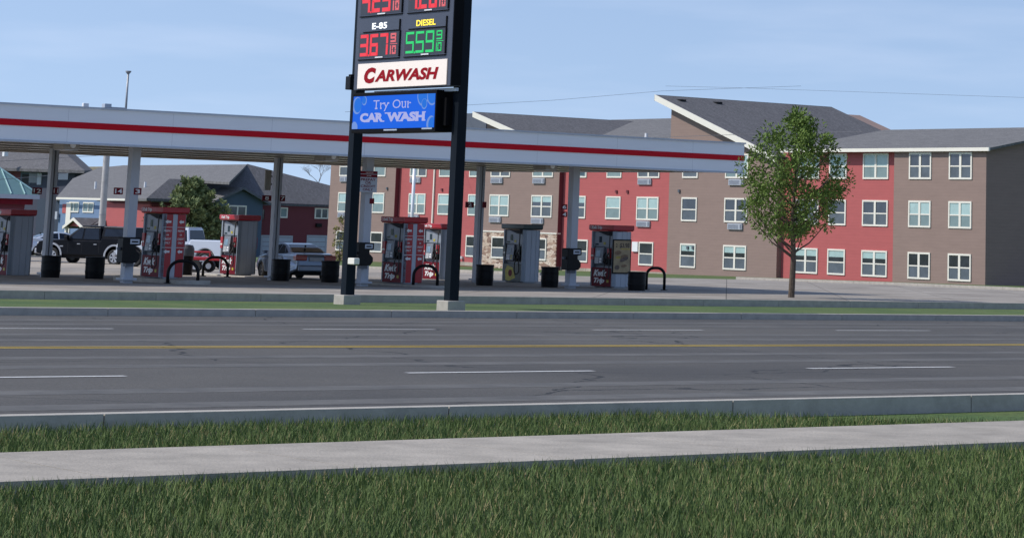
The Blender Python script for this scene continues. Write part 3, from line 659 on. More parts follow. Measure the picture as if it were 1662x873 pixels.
# message screen
dl=.48
x0,z0=SF.hy(571.5,210.5,-.04); x1,z1=SF.hy(706.5,152,-.04); _,z1b=SF.hy(573.5,157.3,-.04); _,z0b=SF.hy(704,206.5,-.04); zl=(z0+z0b)/2; zh=(z1+z1b)/2
b=MB(); b.box(x0-.06,x1+.05,-.03,dl,zl-.10,zh+.09); b.build('screen_cabinet',M_cabdark,sg,bevel=.012)
b=MB(); b.box(x1+.05,SF.hx(0,0,0)[0]*0+SF.hy(728,323,cdp+.02)[0]-.01,.14,dl-.05,zl+.05,zh-.1); b.build('screen_bracket',M_cabdark,sg)
def led(name,c,es=1.0): return mat(name,tuple(x*.05 for x in c),.6,var=.02,emit=c,es=es*.62,spec=.1)
M_l0=led('screen blue',(.010,.14,.85),1.1); M_l1=led('bubble blue',(.02,.20,.85),1); M_l2=led('bubble light',(.20,.36,.85),1); M_l3=led('screen lilac',(.52,.56,1.0),.95)
b=MB(); b.box(x0,x1,-.04,-.032,zl,zh); sc=b.build('message_screen',M_l0,sg)
W_=x1-x0; H_=zh-zl; cl=(x0,x1,zl,zh); yb_=-.042
for (fx,fz,r,m_) in ((.05,.72,.16,2),(.06,.73,.135,1),(.14,.86,.085,2),(.135,.875,.07,1),(.86,.95,.19,2),(.86,.965,.165,1),(.97,.93,.17,2),(.97,.95,.15,1),(.88,.70,.095,2),(.88,.715,.08,1),(.97,.10,.15,2),(.985,.09,.13,1),(.03,.03,.12,2),(.02,.02,.10,2)):
    yb_-=.0008; b=MB(); b.disc(x0+fx*W_,zl+fz*H_,r*1.35,yb_,clip=cl); b.build('bubble',M_l1 if m_==1 else M_l2,sc)
b=MB(); y=-.056
def slabword(word,xa,xb,za,zb,caps,bold,serif):
    vs,fs=text_mesh(word,bold,0); ax=min(v.x for v in vs); bx=max(v.x for v in vs)
    b.text(word,xa,xb,za,zb,y,bold)
    # serifs at the feet and heads, measured letter by letter
    pos=0
    for i,ch in enumerate(word):
        if ch==' ': continue
        pre=word[:i]; 
        v0=text_mesh(pre.replace(' ','n')+ch,bold,0)[0]; e=max(v.x for v in v0)
        s_=min(v.x for v in text_mesh(ch,bold,0)[0]); wch=max(v.x for v in text_mesh(ch,bold,0)[0])-s_
        s0=e-wch
        if ' ' in pre: 
            nn=text_mesh('n',bold,0)[0]
        X0=xa+(s0-ax)/(bx-ax)*(xb-xa); X1=xa+(e-ax)/(bx-ax)*(xb-xa)
        yield ch,X0,X1
def serifs(word,xa,xb,za,zb,k):
    tv=text_mesh(word,.0,0)[0]
    t=(zb-za)*.13; h=zb-za
    n=len(word); 
    for ch,X0,X1 in slabword(word,xa,xb,za,zb,True,k,True):
        w_=X1-X0; s=w_*.20
        feet={'A':(.08,.92),'R':(.12,.92),'H':(.12,.88),'T':(.5,),'r':(.2,),'F':(.1,)}.get(ch,())
        heads={'W':(.06,.94),'H':(.12,.88),'R':(.06,),'A':(),'r':(.1,),'u':(.06,.8),'y':(.08,.92)}.get(ch,())
        small=ch in 'ruy'
        for f in feet: c=X0+f*w_; b.box(c-s,c+s,y,y+.003,za+(h*.2 if word[0]=='T' else 0),za+(h*.2 if word[0]=='T' else 0)+t)
        for f in heads:
            c=X0+f*w_; top=zb if not small else za+h*.2+h*.58
            b.box(c-s,c+s,y,y+.003,top-t,top)
b.X=Matrix.Identity(4)
serifs('Try',x0+.26*W_,x0+.45*W_,zl+.52*H_,zl+.86*H_,.0); 
serifs('Our',x0+.50*W_,x0+.725*W_,zl+.60*H_,zl+.86*H_,.0)
serifs('CAR',x0+.10*W_,x0+.395*W_,zl+.20*H_,zl+.48*H_,.06); serifs('WASH',x0+.435*W_,x0+.895*W_,zl+.20*H_,zl+.48*H_,.06)
b.build('lettering',M_l3,sc)
b=MB(); b.box(x0+W_*.40,x0+W_*.56,-.045,-.031,zl-.055,zl-.02); b.box(x0+W_*.86,x0+W_*.98,-.045,-.031,zl-.04,zl-.005); b.build('maker_plate',M_greyl,sg)
b=MB(); _,zt_=SF.hy(640,148.5,.2); b.box(x0+.6,xr-.02,.18,.26,zt_-.06,zt_+.02); b.build('conduit',M_greyl,sg)
xj,zj=SF.hy(572,135,.1); b=MB(); b.box(xj-.22,xj+.02,.02,.28,zj-.17,zj+.17); b.box(xj-.14,xj+.0,.05,.2,zj+.17,zj+.22); b.build('junction_box',M_black,sg,bevel=.02)
xj,zj=SF.hy(575,424,.2); b=MB(); b.box(xj-.16,xj+.16,.1,.26,zj-.08,zj+.08); b.build('outlet_box',M_cream,sg,bevel=.02)

# ---------------------------------------------------------------- apartment building
o_=at(1190,361,170.5); AF=Fr((o_.x,o_.y,gz(185)),AB)
ap=thing('apartment_building','long brown and red sided apartment block with stone base and steep shed roofs','building',AF.loc,AB)
PB=-.4
def ax(px,py=350,y=0): return AF.hy(px,py,y)[0]
zE=AF.hy(1000,247,0)[1]
bounds=[(ax(533,350,PB),ax(639,350,PB),'b'),(ax(639,350,PB),ax(784,350,PB),'r'),(ax(784,350,PB),ax(905.5,350,PB),'b'),(ax(905.5,350,PB),ax(1084.5,350,PB),'r'),(ax(1084.5,350,PB),ax(1262,350,PB),'b'),(ax(1262,350,PB),ax(1450,350,PB),'r'),(ax(1450,350,PB),ax(1600,350,PB),'b')]
DB=18
hx_,hz_=AF.hy(1063,154.5,-1.0); lx_,lz_=AF.hy(1200.4,224.2,-1.0); k3=(hz_-lz_)/(lx_-hx_)
h2x,h2z=AF.hy(767.6,182,-1.0); l2x,l2z=AF.hy(846,217,-1.0); k2=(h2z-l2z)/(l2x-h2x)
zst=AF.hy(845,377,PB)[1]
for i,(a,c,kd) in enumerate(bounds):
    y=PB if kd=='b' else 0
    b=MB()
    if i==4:   pts=[(a,-.2),(c,-.2),(c,hz_-k3*(c-hx_)-.15),(a,hz_-k3*(a-hx_)-.15)]; b.prism(pts,'y',y,DB)
    elif i==2:
        xe=h2x+(h2z-zE)/k2; pts=[(a,zst),(c,zst),(c,max(zE,h2z-k2*(c-h2x)-.15)),(min(c-.01,xe),zE),(a,h2z-k2*(a-h2x)-.15)]
        if xe>=c: pts=[(a,zst),(c,zst),(c,h2z-k2*(c-h2x)-.15),(a,h2z-k2*(a-h2x)-.15)]
        b.prism(pts,'y',y,DB)
    else: b.box(a+.001,c-.001,y,DB,-.2,zE)
    b.build('wall',M_brown if kd=='b' else M_brick,ap)
    if i==2:
        b=MB(); b.box(a-.02,c+.02,y-.06,y+.3,-.2,zst-.06); b.build('stone_base',M_stone,ap)
        b=MB(); b.box(a-.04,c+.04,y-.1,y+.3,zst-.055,zst+.04); b.build('sill_band',M_cream,ap)
    if kd=='b' and i<4:
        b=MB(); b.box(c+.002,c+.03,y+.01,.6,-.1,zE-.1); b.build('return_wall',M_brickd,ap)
def shed(x0,x1,z0,k,name='roof'):
    z1=z0-k*(x1-x0)
    b=MB(); b.prism([(x0,z0-.22),(x1,z1-.22),(x1,z1),(x0,z0)],'y',-.95,16.2); r=b.build(name,M_roofd,ap)
    b=MB(); b.prism([(x0-.02,z0-.40),(x1,z1-.40),(x1,z1+.03),(x0-.02,z0+.03)],'y',-1.02,-.953); b.build('barge_board',M_cream,r)
    b=MB(); b.box(x0-.06,x0-.003,-1,16.2,z0-.42,z0+.02); b.build('high_fascia',M_greyd,r)
    return r
r3=shed(hx_,bounds[4][1]+.4,hz_,k3)
for (px,py) in ((1105,165),(1164,169)):
    # low box vents on the slope
    for yy in (9,): 
        x,z=AF.hy(px,py,yy); zz=hz_-k3*(x-hx_); 
        # slide back along the ray until it meets the slope
        for q in range(60):
            yq=-.5+q*.28; x,z=AF.hy(px,py,yq)
            if z<=hz_-k3*(x-hx_): break
        b=MB(); b.box(x-.3,x+.3,yq-.25,yq+.25,z-.25,z+.14); b.build('roof_vent',M_black,r3)
r2=shed(h2x,min(bounds[2][1]+2,h2x+(h2z-zE+.3)/k2),h2z,k2)
# front-facing slopes with the ridge set back
def slope(x0,x1,ze,zr,yr,m=M_roof):
    b=MB(); b.prism([(-.6,ze-.1),(yr,zr-.12),(2*yr+.6,ze-.1),(2*yr+.6,ze+.05),(yr,zr),(-.6,ze+.05)],'x',x0,x1); return b.build('roof',m,ap)
zr=AF.hy(1040,193.5,16.4)[1]
rr_=slope(bounds[2][1]-16,bounds[4][0]-.02,zE,zr,16.4)
x,z=AF.hy(1049,224,3.2); b=MB(); b.cyl((x,3.2,z-.6),(x,3.2,AF.hy(1049,216.5,3.2)[1]),.13,.13,10); b.build('vent_pipe',M_wht,rr_)
slope(bounds[0][0]-.5,bounds[2][0]-.3,zE,zE+1.6,9)
slope(bounds[4][1]+.42,bounds[6][1]+.5,zE,zE+1.8,9)
b=MB(); xg=bounds[6][1]; b.prism([(0,zE),(18,zE),(9,zE+1.6)],'x',xg-.3,xg-.02); b.build('gable_wall',M_brown,ap)
xa=ax(752,200,2.5); xb=ax(789,200,2.5); b=MB(); b.box(xa,xb,2.5,12,zE-1,AF.hy(770,184,2.5)[1]); b.build('stair_tower',M_greyd,ap)
# eaves
for (x0,x1) in ((bounds[0][0]-.5,bounds[2][0]-.01),(bounds[2][1]+.01,bounds[4][0]-.01),(bounds[4][1]+.45,bounds[6][1]+.5)):
    b=MB(); b.box(x0,x1,-.72,-.60,zE-.15,zE+.07); b.build('gutter',M_cream,ap)
zs={1:AF.hy(1121,289.4,0)[1],2:AF.hy(991,355.9,0)[1],3:AF.hy(1048,430.8,0)[1]}
WH={1:AF.hy(991,318.7)[1]-AF.hy(991,355.9)[1]}; WH=WH[1]
def window(x0,x1,row,y,dbl,style):
    z0=zs[row]; z1=z0+WH; t=.11
    b=MB(); f=lambda a,c,d,e: b.box(a,c,y-.06,y+.02,d,e)
    f(x0,x1,z0,z0+t); f(x0,x1,z1-t,z1); f(x0,x0+t,z0+t,z1-t); f(x1-t,x1,z0+t,z1-t)
    secs=[(x0+t,x1-t)]
    if dbl: m=(x0+x1)/2; f(m-.09,m+.09,z0+t,z1-t); secs=[(x0+t,m-.09),(m+.09,x1-t)]
    zm=z0+(z1-z0)*.49
    for a,c in secs: b.box(a,c,y-.045,y+.01,zm-.04,zm+.04)
    w_=b.build('window',M_cream,ap)
    for n_,(a,c) in enumerate(secs):
        st=style[n_%len(style)]
        up={'L':M_blind,'D':M_glass,'H':M_blind}[st]; lo={'L':M_blindd,'D':M_screenp,'H':M_screenp}[st]
        b=MB()
        if st=='H':
            zz=zm+(z1-t-zm)*.45; b.box(a,c,y-.02,y-.005,zz,z1-t); b.m=1; b.box(a,c,y-.02,y-.005,zm+.04,zz-.001)
        else: b.box(a,c,y-.02,y-.005,zm+.04,z1-t)
        b.build('pane',[up,M_glass],w_); b=MB(); b.box(a,c,y-.02,y-.005,z0+t,zm-.04); b.build('pane',lo,w_)
def acu(x0,x1,z1,y):
    b=MB(); b.box(x0,x1,y-.12,y+.02,z1-.42,z1); u=b.build('air_conditioner',M_ac,ap,bevel=.01)
    b=MB(); 
    for i in range(5): b.box(x0+.08,x1-.38,y-.132,y-.121,z1-.36+i*.06,z1-.335+i*.06)
    b.box(x1-.2,x1-.06,y-.132,y-.121,z1-.36,z1-.06); b.build('grille',M_acd,u)
spec=[ # x0,x1 (at the middle row), section plane, double?, styles per row
 (547.6,567,PB,False,('D','L','D')), (603.4,622.6,PB,False,('L','L','D')),
 (662.4,689.5,0,True,('LH','L','D')), (710,729.5,0,False,('L','L','D')), (759,779,0,False,('L','L','D')),
 (794,825.4,PB,True,('D','L','D')), (862,895.4,PB,True,('L','H','D')),
 (926.5,950,0,False,('L','H','D')), (982.8,1006.8,0,False,('L','L','D')), (1033,1068.6,0,True,('D','L','D')),
 (1106,1131,PB,False,('D','D','H')), (1175.8,1213,PB,True,('L','D','H'))]
for (a,c,y,dbl,sty) in spec:
    xa,xc=ax(a,357,y),ax(c,357,y)
    for row in (1,2,3):
        A,C_=xa,xc; D=dbl
        if row==3:
            if a==794: A=ax(798.5,420,y); C_=A+1.75; D=False
            if a==862: C_=ax(887.5,422,y); A=C_-1.75; D=False
            if a==926.5: C_=ax(953.5,425,y); A=C_-1.7; D=False
            if a==982.8: continue
            if a==1033: A,C_=ax(1036.6,430,y),ax(1060,430,y); D=False
            if a==759: A=ax(755.7,415,y); C_=A+1.6
            if a==662.4: continue
        window(A,C_,row,y-.07 if (row==3 and a in (794,862)) else y,D,sty[row-1])
        if dbl and row<3:
            wd=1.55; off=.12
            if a==1175.8: off=.45
            acu(A+off,A+off+wd,zs[row]-.06,y)
for px,py,wd,row,y in ((550,345,.9,2,PB),(553.5,287,.9,1,PB)):
    x=ax(px,py,y); acu(x,x+wd+.2,zs[row]-.04,y)
# windows of the part to the right, same rows
for x_ in (ax(1290),ax(1345),ax(1400)):
    for row in (1,2,3): window(x_,x_+2.4 if x_!=ax(1345) else x_+1.7,row,0,x_!=ax(1345),'LDH'[row-1])
for x_ in (ax(1475,350,PB),ax(1540,350,PB)):
    for row in (1,2,3): window(x_,x_+2.0,row,PB,True,'DLD'[row-1])
for px,py,y in ((1001,311,0),(1019,311,0),(1103,310,PB),(1117,402,PB),(1125.5,402,PB),(629,306,PB),(718,308,0)):
    x,z=AF.hy(px,py,y); b=MB(); b.box(x-.1,x+.1,y-.1,y+.01,z-.1,z+.1); b.build('wall_vent',M_brickd if y==0 else M_greyd,ap)
x,z=AF.hy(1031.3,392.5,0); x2,z2=AF.hy(1036.5,408.5,0); b=MB(); b.box(x-.25,x2,-.12,.01,z2,z); b.build('meter_box',M_wht,ap)
x=ax(704,330,0); b=MB(); b.box(x-.06,x+.08,-.12,-.01,.1,zE-.1); b.build('downspout',M_cream,ap)
x,z=AF.hy(751,418,0); b=MB(); b.box(x-.12,x+.12,-.2,.01,z-.1,z+.1); b.build('tap_box',M_wht,ap)
b=MB(); b.box(bounds[1][0],bounds[1][1],-.03,.01,-.1,.18); b.box(bounds[3][0],bounds[3][1],-.03,.01,-.1,.18); b.build('plinth',M_conc2,ap)

# ---------------------------------------------------------------- long two-storey building on the left
c0=at(245,345,235); LF1=Fr((c0.x,c0.y,gz(240)),AB); LF2=Fr((c0.x,c0.y,gz(240)),AC)
lb_=thing('townhouse_row','low grey roofed building with blue, red and garage door walls','building',LF1.loc,AB)
zEv=LF1.hy(180,322.5,0)[1]-.1
I1=LF1.I
def L(v): return tuple(I1@v)
xL=LF1.hy(96,340,0)[0]; xR0=LF1.hy(167,340,0)[0]
b=MB(); b.box(xL,xR0,0,12,-.5,zEv); b.build('wall',M_blue,lb_)
b=MB(); b.box(xR0,0,-.15,12,-.5,zEv-.35); b.build('wall',M_brick,lb_)
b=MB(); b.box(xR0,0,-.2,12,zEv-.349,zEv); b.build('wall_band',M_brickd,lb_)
uE=LF2.hy(533,345,0)[0]+6; RM=LF1.I.to_3x3()@LF2.M.to_3x3()
RM=RM.to_4x4()
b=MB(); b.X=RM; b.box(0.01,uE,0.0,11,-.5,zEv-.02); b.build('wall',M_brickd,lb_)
# roof planes, each corner measured then given thickness
P={'E1':at(90,322,254),'C':at(238,322.5,233),'H1':at(275,291,240),'H2':at(372,296,245.5),'K':at(401,267,250),'J':at(175,268.5,276),'R':at(536,302,264),'F':at(536,333.5,249),'G':at(432,328.5,243.5),'J2':at(120,292,276)}
def roofp(keys,m,th=.25,extra={}):
    b=MB(); pts=[L({**P,**extra}[k]) for k in keys]; b.slab(pts,th); return b.build('roof',m,lb_)
def onplane(px,py,k):
    p0,p1,p2=[P[q] for q in k]; n=(p1-p0).cross(p2-p0); d=ray(px,py); o=Vector((0,0,EYE)); return o+d*((p0-o).dot(n)/d.dot(n))
P['E0']=at(90,322,254); KA=('E0','C','K'); KB=('C','F','K')
A_=[P['E0'],P['C'],onplane(275,291,KA),onplane(372,296,KA),P['K'],onplane(200,268.5,KA),onplane(160,272.5,KA),onplane(118,290,KA)]
b=MB(); b.slab([L(q) for q in A_],.22); b.build('roof',M_roof,lb_)
B_=[P['C'],P['F'],onplane(536,302,KB),P['K'],onplane(372,296,KB),onplane(275,291,KB)]
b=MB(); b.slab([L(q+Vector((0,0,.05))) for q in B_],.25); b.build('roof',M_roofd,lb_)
def roofvent(px,y0,y1,Y,par,fr_L=L):
    a=Vector(fr_L(at(px,y1,Y))); c=Vector(fr_L(at(px,y0,Y))); b=MB(); b.cyl((a.x,a.y,a.z-.3),(a.x,a.y,c.z),.13,.13,8); return b.build('roof_vent',M_wht,par)
roofvent(155,295,302,255,lb_); roofvent(235.5,295.5,302,246,lb_); roofvent(413.5,298.5,307,247,lb_); roofvent(509,302,309,252,lb_)
# eave boards
b=MB(); b.box(LF1.hy(90,322,0)[0],.3,-.75,-.6,zEv-.08,zEv+.12); b.build('gutter',M_cream,lb_)
b=MB(); b.X=RM; b.box(-.3,uE,-.6,-.45,zEv-.15,zEv+.05); b.build('gutter',M_roofd,lb_)
def win2(fr,x0,x1,y0,y1,dep,X,glass=M_blindd,trim=M_cream,n=2):
    a,z1=fr.hy(x0,y0,dep); c,z0=fr.hy(x1,y1,dep); t=.13
    b=MB(); b.X=X; b.box(a,c,dep-.08,dep+.02,z0,z0+t); b.box(a,c,dep-.08,dep+.02,z1-t,z1); b.box(a,a+t,dep-.08,dep+.02,z0+t,z1-t); b.box(c-t,c,dep-.08,dep+.02,z0+t,z1-t)
    for i in range(1,n): m=a+(c-a)*i/n; b.box(m-.07,m+.07,dep-.08,dep+.02,z0+t,z1-t)
    w_=b.build('window',trim,lb_)
    for i in range(n):
        p0=a+(c-a)*i/n+.07+(t-.07)*(i==0); p1=a+(c-a)*(i+1)/n-.07-(t-.07)*(i==n-1)
        b=MB(); b.X=X; b.box(p0,p1,dep-.03,dep-.005,z0+t,z1-t); b.build('pane',glass,w_)
ID=Matrix.Identity(4)
win2(LF1,113.5,128,327.5,345,-.002,ID,M_blindd); win2(LF1,136,152,328,345.5,-.002,ID,M_blindd)
a,z1=LF1.hy(101.6,331,-.05); c,z0=LF1.hy(108,346,-.05); b=MB(); b.box(a,c,-.05,.02,z0,z1); b.build('red_panel',M_brick,lb_)
a,z1=LF1.hy(108,329,-.1); c,z0=LF1.hy(111.5,382,-.1); b=MB(); b.box(a,c,-.1,.02,z0,z1); b.build('corner_board',M_cream,lb_)
# recessed balcony bay at the far end
xb0=LF1.hy(78,340,0)[0]; b=MB(); b.box(xb0-6,xL-.01,1.5,12,-.5,zEv); b.build('wall',mat('shaded recess navy',(.025,.04,.065),.8),lb_)  # wall navy darkened so the colour holds the recess's shade
a,z1=LF1.hy(82,343,0); c,z0=LF1.hy(96.5,356,0); b=MB(); b.box(a,c,-.3,-.2,z0,z1); b.box(a,c,-.2,1.5,z0,z0+.15); b.build('balcony',M_ac,lb_)
# little gabled porch
a,zl_=LF1.hy(105.5,366.5,-2.5); c,_=LF1.hy(139,366.5,-2.5); ap_,za_=LF1.hy(122,354,-2.5); m=(a+c)/2
b=MB(); b.prism([(a+.3,zl_),(c-.3,zl_),(m,za_-.15)],'y',-2.4,-2.3); b.build('porch_gable',M_brick,lb_)
b=MB(); 
for s in (a,c): b.slab([(m,-2.7,za_+.05),(s,-2.7,zl_-.05),(s,0.01,zl_-.05),(m,0.01,za_+.05)],.2)
pr_=b.build('porch_roof',M_roofd,lb_)
b=MB()
for s in (a,c): b.slab([(m,-2.72,za_+.06),(s,-2.72,zl_-.04),(s,-2.72,zl_-.34),(m,-2.72,za_-.24)],.06,(0,-1,0))
b.build('barge_board',M_cream,pr_)
a2=LF1.hy(125,353,-1)[0]; c2,zz=LF1.hy(159,366,-1); b=MB(); b.slab([(c,-2.2,zl_),(c2,-2.2,zl_-.1),(c2,0.01,za_-.1),(m+.3,0.01,za_)],.2); b.build('porch_roof',M_roofd,lb_)
b=MB(); b.box(a+.25,a+.5,-2.6,-2.35,-.4,zl_-.1); b.box(c-.5,c-.25,-2.6,-2.35,-.4,zl_-.1); b.build('porch_post',M_cream,lb_)
b=MB(); b.box(m-.9,m+.4,-.06,.02,-.3,zl_-.2); b.build('door',M_wht,lb_)
# shaded gable bay and garage wall
ga=-1.4; g0,_=LF2.hy(352,330,ga); g1,zg=LF2.hy(427,326.5,ga); gm,zt_=LF2.hy(391,308.5,ga)
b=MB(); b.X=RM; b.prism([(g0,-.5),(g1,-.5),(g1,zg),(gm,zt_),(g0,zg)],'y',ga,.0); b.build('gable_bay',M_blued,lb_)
b=MB(); b.X=RM
for s,zz in ((g0-.5,zg-.2),(g1+.5,zg-.25)): b.slab([(gm,ga-.5,zt_+.28),(s,ga-.5,zz+.1),(s,6,zz+.1),(gm,6,zt_+.28)],.15)
gr_=b.build('roof',M_roof,lb_)
b=MB(); b.X=RM
for s,zz in ((g0-.5,zg-.2),(g1+.5,zg-.25)): b.slab([(gm,ga-.52,zt_+.29),(s,ga-.52,zz+.11),(s,ga-.52,zz-.12),(gm,ga-.52,zt_+.06)],.05,(0,-1,0))
b.build('barge_board',M_greyd,gr_)
win2(LF2,371,399,333,352,ga-.002,RM,M_glass)
win2(LF2,454,466,336.5,354,-.002,RM,M_blindd,n=1); win2(LF2,511,532,337.5,355.5,-.002,RM,M_glass); win2(LF2,424,430,338,358,-.002,RM,M_glass,M_brickd,n=1)
for x0,x1 in ((423.5,475),(498,531)):
    a,z1=LF2.hy(x0,381.5,0); c,_=LF2.hy(x1,383,0)
    b=MB(); b.X=RM; b.box(a,a+.18,-.06,.01,-.3,z1); b.box(c-.18,c,-.06,.01,-.3,z1); b.box(a+.18,c-.18,-.06,.01,z1-.18,z1); gd=b.build('garage_door',M_ac,lb_)
    b=MB(); b.X=RM
    for i in range(5): zz=-.3+(z1-.18+.3)*i/5; b.box(a+.18,c-.18,-.03,-.005,zz,zz+(z1+.12)/5-.03)
    b.build('door_panel',M_greyl,gd)
a,z1=LF2.hy(517,366,-.1); b=MB(); b.X=RM; b.box(a-.3,a+.3,-.25,.01,z1-.15,z1+.2); b.build('wall_lamp',M_black,lb_)

# ---------------------------------------------------------------- three-storey building far left
p=at(122,278,295); FF=Fr((p.x,p.y,gz(262)),AB)
fb=thing('apartment_building','dark red building with a wide grey roof behind the teal roofed kiosk','building',FF.loc,AB)
zt=FF.hy(122,277.5)[1]; b=MB(); b.box(-42,0,0,14,-.5,zt-.05); b.build('wall',mat('shaded navy wall',(.035,.04,.065),.8),fb)  # wall colour darkened to hold the shade under the deep eave
fbox_r=1
IF=FF.I; Lf=lambda v: tuple(IF@v)
b=MB(); b.slab([Lf(at(137,276.5,291)),Lf(at(86,231,309)),Lf(at(-90,227,330)),Lf(at(-90,270,318))],.35); r_=b.build('roof',M_roofd,fb)
b=MB(); b.slab([Lf(at(137,276.5,291)),Lf(at(150,276,300)),Lf(at(100,231,320)),Lf(at(86,231,309))],.3); b.build('roof',M_roofd,fb)
for px,py in ((8,248.5),(67,268)): 
    a=Vector(Lf(at(px,py,303))); b=MB(); b.box(a.x-.3,a.x+.3,a.y-.2,a.y+.3,a.z-.4,a.z+.12); b.build('roof_vent',M_wht,r_)
def fbox(name,x0,x1,y0,y1,m,d=-.05):
    a,z1=FF.hy(x0,y0,d); c,z0=FF.hy(x1,y1,d); b=MB(); b.box(a,c,d,.02,z0,z1); return b.build(name,m,fb)
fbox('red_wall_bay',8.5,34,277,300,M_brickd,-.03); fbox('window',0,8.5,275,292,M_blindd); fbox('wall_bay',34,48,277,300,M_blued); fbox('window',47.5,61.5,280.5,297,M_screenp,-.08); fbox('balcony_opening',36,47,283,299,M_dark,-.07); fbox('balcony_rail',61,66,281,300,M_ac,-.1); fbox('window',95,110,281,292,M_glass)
a=FF.hy(90,268,-2)[0]; 

# ---------------------------------------------------------------- teal roofed kiosk
p=at(-118,314,126); TF=Fr((p.x,p.y,gz(128)),AB)
kk=thing('kiosk_building','small building with a teal seamed metal roof and red walls at the left edge','building',TF.loc,AB)
zt=TF.hy(-118,314.5)[1]; D=6.0
ee=.0
b=MB(); apx=(-D/2,D/2,zt+2.65); cs=[(-D,0,zt+.1),(0,0,zt+.1),(0,D,zt+.1),(-D,D,zt+.1)]
b.add(cs+[apx],[(0,1,4),(1,2,4),(2,3,4),(3,0,4),(3,2,1,0)]); r_=b.build('roof',M_teal,kk)
b=MB()
for i in range(9):
    s=i/8; x=-D+D*s; q=Vector((x,0,zt+.13)); f=min(s,1-s)*2; top=Vector((x,D/2*f,zt+.13+2.55*f)); b.tube([q,top],.04,5)
    q=Vector((0,D*s,zt+.13)); top=Vector((-D/2*f,D*s,zt+.13+2.55*f)); b.tube([q,top],.04,5)
for c_ in cs: b.tube([Vector(c_)+Vector((0,0,.03)),Vector(apx)],.06,6)
b.build('seam',M_teald,r_)
b=MB(); b.box(-D-.05,.05,-.05,D+.05,zt-.12,zt+.098); b.build('eave_board',M_greyl,kk)
b=MB(); b.box(-D+.2,-.2,.2,D-.2,zt-.42,zt-.122); b.build('red_band',M_predd,kk)
b=MB(); b.box(-D+.5,-.5,.6,D-.5,-.3,zt-.421); b.build('wall',M_brickd,kk)
M_orange=mat('orange red frame',(.5,.08,.04),.5)
b=MB(); b.box(-2.6,-2.35,.3,.59,-.2,zt-.45); b.box(-.6,-.35,.3,.59,-.2,zt-.45); b.box(-2.35,-.6,.3,.59,zt-.7,zt-.45); b.box(-2.35,-.6,.3,.59,zt-1.95,zt-1.75)
dr=b.build('door_frame',M_orange,kk)
b=MB(); b.box(-2.35,-.6,.5,.595,zt-1.75,zt-.7); b.m=1; b.box(-2.3,-1.5,.5,.595,0,zt-1.95); b.box(-1.4,-.65,.5,.595,0,zt-1.95); b.build('pane',[M_glass,M_blind],dr)

# ---------------------------------------------------------------- poles and wires
p=at(163,400,140); g=gz(140); zt=at(175,150,140).z; zt=EYE+1.97+2.2
t=thing('utility_pole','thick pale round pole rising behind the black pickup','pole',(p.x,p.y,g),0)
b=MB(); b.cyl((0,0,-.3),(0,0,zt-g),.20,.175,20); b.build('shaft',M_wood,t,smooth=False)
b=MB(); b.cyl((0,0,0),(0,0,.5),.26,.26,20); b.m=1; b.cyl((0,0,1.6),(0,0,1.64),.212,.212,20); b.cyl((0,0,2.6),(0,0,2.64),.21,.21,20); b.build('band',[M_kerb,M_pole],t)
p=at(669,350,150); zt=at(673,256,150).z
t=thing('flag_pole','bright white slender pole shining in front of the red wall behind the red pump','pole',(p.x,p.y,gz(150)),0)
b=MB(); b.cyl((0,0,-.2),(0,0,zt-gz(150)+.2),.115,.095,16); b.build('shaft',mat('gloss white',(.85,.85,.85),.18,var=.02,coat=.6),t,smooth=True)
b=MB(); b.lathe([(0,.30),(.12,.26),(.16,.15),(.12,.03),(.05,0)],(0,0,zt-gz(150)+.2),16); b.build('finial',M_wht,t,smooth=True)
def wire(pts,label,r=.012,group='overhead wires'):
    q=[at(*p) for p in pts]; full=[]
    for i in range(len(q)-1):
        for k in range(10): full.append(q[i].lerp(q[i+1],k/10))
    full.append(q[-1]); b=MB(); b.tube(full,r,5); o=b.build('overhead_wire',M_wire); tag(o,label,'wire',group)
wire([(560,182,190),(900,163,210),(1075,148,220),(1300,140,235)],'faint overhead wire crossing the sky just above the apartment roofs',.012)
wire([(-20,263,120),(70,258,130),(240,248,150)],'thin wire in front of the grey roof at the far left',.012)
wire([(-20,293,118),(70,286,124),(150,276,135)],'lower of the two thin wires at the far left, crossing the dark red wall',.012)
wire([(950,226,120),(1050,224,118),(1200,218.5,112),(1400,214,105)],'pale thin wire running just above the right end of the canopy',.010)
wire([(1080,140,300),(1200,143,300),(1700,160,300)],'highest faint wire in the sky at the right',.014)

# ---------------------------------------------------------------- vegetation
def leafmat(name,c1,c2,sc):
    m=mat(name,c1,.8,var=.2,scale=sc); t=m.node_tree; b_=t.nodes['Principled BSDF']
    r=[n for n in t.nodes if n.type=='VALTORGB'][0]; r.color_ramp.elements[0].color=c1+(1,); r.color_ramp.elements[1].color=c2+(1,)
    b_.inputs['Subsurface Weight'].default_value=0; return m
M_needle=leafmat('pine needles',(.055,.10,.035),(.25,.29,.11),1.6)
M_leaf=leafmat('spring leaves',(.07,.13,.02),(.17,.25,.04),2.5)
M_leafy=leafmat('yellow sapling leaves',(.16,.16,.03),(.32,.28,.06),3)
def tuft(b,c,r,n,size,up=.3):
    for i in range(n):
        d=Vector((random.gauss(0,1),random.gauss(0,1),random.gauss(0,1)+up)).normalized()
        p=c+d*r*random.random()**.5; s=size*random.uniform(.6,1.3)
        u=d.cross(Vector((random.random(),random.random(),random.random()))).normalized(); v=(d+u.cross(d)*random.uniform(-.8,.8)).normalized()
        b.add([p-u*s*.35,p+u*s*.35,p+v*s+u*s*.12,p+v*s-u*s*.12],[(0,1,2,3)])
